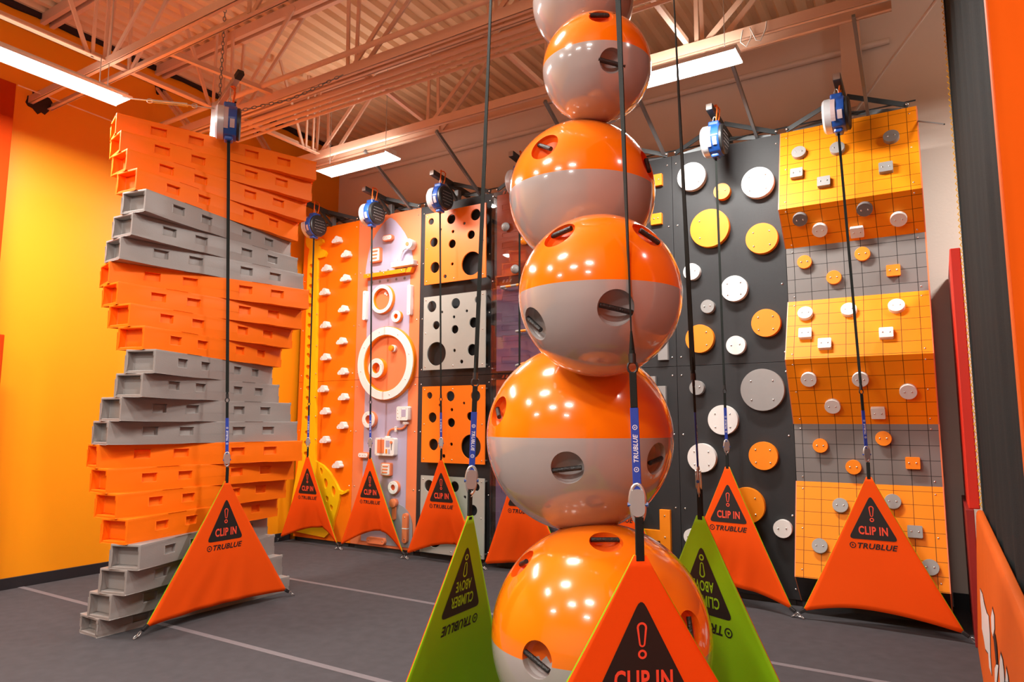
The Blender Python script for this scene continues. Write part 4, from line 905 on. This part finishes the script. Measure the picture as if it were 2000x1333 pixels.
g2 = [[-2.79, 0.649], [-2.95, 0.697], [-3.09, 0.666], [-3.15, 0.598], [-3.0, 0.553], [-2.92, 0.592]]
for lst, nm, mt, xo, gr in ((gs, 'letter_outline', 'print', -.0015, .014), (gs, 'letter_shape', 'white', -.003, 0), ([g2], 'letter_shape', 'print', -.004, 0)):
    for lp in lst:
        cy_ = sum(p[0] for p in lp)/len(lp); cz_ = sum(p[1] for p in lp)/len(lp)
        lp2 = []
        for a, b in lp:
            d_ = math.hypot(a-cy_, b-cz_) or 1; lp2.append((a+(a-cy_)/d_*gr*1.5, b+(b-cz_)/d_*gr))
        v, f = fill2d([lp2]); MB().add([(7.575+.0526*b-7.63+xo, a+3, b) for a, b in v], f).build(nm, mt, lw)
tag(MB().box(7.56, -.60, 0, 7.62, .78, 1.10).build('end_pad', 'darkred', bevel=.006), 'dark red narrow pad at the far end of the low orange wall', 'pad')
tag(MB().box(7.585, -.56, 1.10, 7.665, .78, 3.32).build('red_pad', 'red', bevel=.008), 'tall narrow bright red pad left of the black curtain', 'pad')
tag(MB().box(7.69, -.47, 0, 7.73, -.43, CZ).build('curtain_post', 'frame_dk'), 'dark upright post carrying the black curtain and the red pad', 'post')
cu = thing('black_curtain', 'tall black mesh curtain behind the low orange wall', 'curtain', (7.66, -2.6, 1.0))
mb = MB(); ny, nz = 60, 40; vs = []
for j in range(nz+1):
    for i in range(ny+1):
        y = -2.15+4.16*i/ny; z = 5.85*j/nz; vs.append((.06+.008*math.sin(y*9)+.003*math.sin(y*23+z), y, z-.35))
mb.add(vs, [(j*(ny+1)+i, j*(ny+1)+i+1, (j+1)*(ny+1)+i+1, (j+1)*(ny+1)+i) for j in range(nz) for i in range(ny)])
o = mb.build('fabric', 'net', cu, smooth=60); md = o.modifiers.new('th', 'SOLIDIFY'); md.thickness = .02
MB().cyl((.04, 2.02, .09), (.04, 2.02, 5.45), .022, 10).build('edge_rope', 'net', cu, smooth=40)
mb = MB()
for k in range(95): mb.tube([Vector((.02, 2.03, .14+k*.055))+Vector((.016*math.cos(a), .0, .022*math.sin(a))) for a in (0, 1.57, 3.14, 4.71)], .005, 5, closed=True)
mb.build('lacing', 'yellow', cu)
pp = thing('padded_column', 'tall orange vinyl padded column at the right picture edge', 'padded column', (7.75, -5.9, 0))
MB().box(-.10, -1.2, 0, .3, 1.05, 6.3).build('padding', 'vinyl', pp, smooth=30, bevel=.03, bseg=4)
MB().box(-.106, 1.0, 1.1, -.09, 1.06, 6.3).build('seam_piping', 'vinyl_lt', pp, bevel=.004)
tag(MB().tube([(7.40, -.02, 4.74), (7.62, -.42, 4.50)], .008, 6).build('guy_wire', 'frame_lt'), 'short guy wire from the folded lane to the black curtain edge', 'wire')
tag(MB().tube([(7.68, -.45, 5.75), (7.2, .2, 5.5), (6.75, .76, 5.2)], .016, 8).build('diagonal_pipe', 'wall_back', smooth=60), 'slim diagonal pipe from black curtain top down the back wall', 'pipe')
for lb, pts_ in (('loose white cable loops hanging under the rear roof truss', [(6.05, -1.16, 5.52), (6.03, -1.17, 5.40), (6.08, -1.17, 5.34), (6.13, -1.17, 5.42), (6.12, -1.17, 5.52), (6.17, -1.17, 5.38), (6.21, -1.17, 5.36), (6.26, -1.17, 5.46), (6.27, -1.16, 5.54)]),
                 ('loose white cable hanging from the ceiling down to the rear roof truss', [(6.55, -1.6, 6.5), (6.52, -1.5, 6.1), (6.42, -1.4, 5.85), (6.2, -1.3, 5.72), (6.3, -1.3, 5.74), (6.46, -1.42, 5.95), (6.6, -1.6, 6.5)])):
    tag(MB().tube(pts_, .006, 6).build('loose_cable', 'white', smooth=60), lb, 'cable')
bpy.context.view_layer.update()
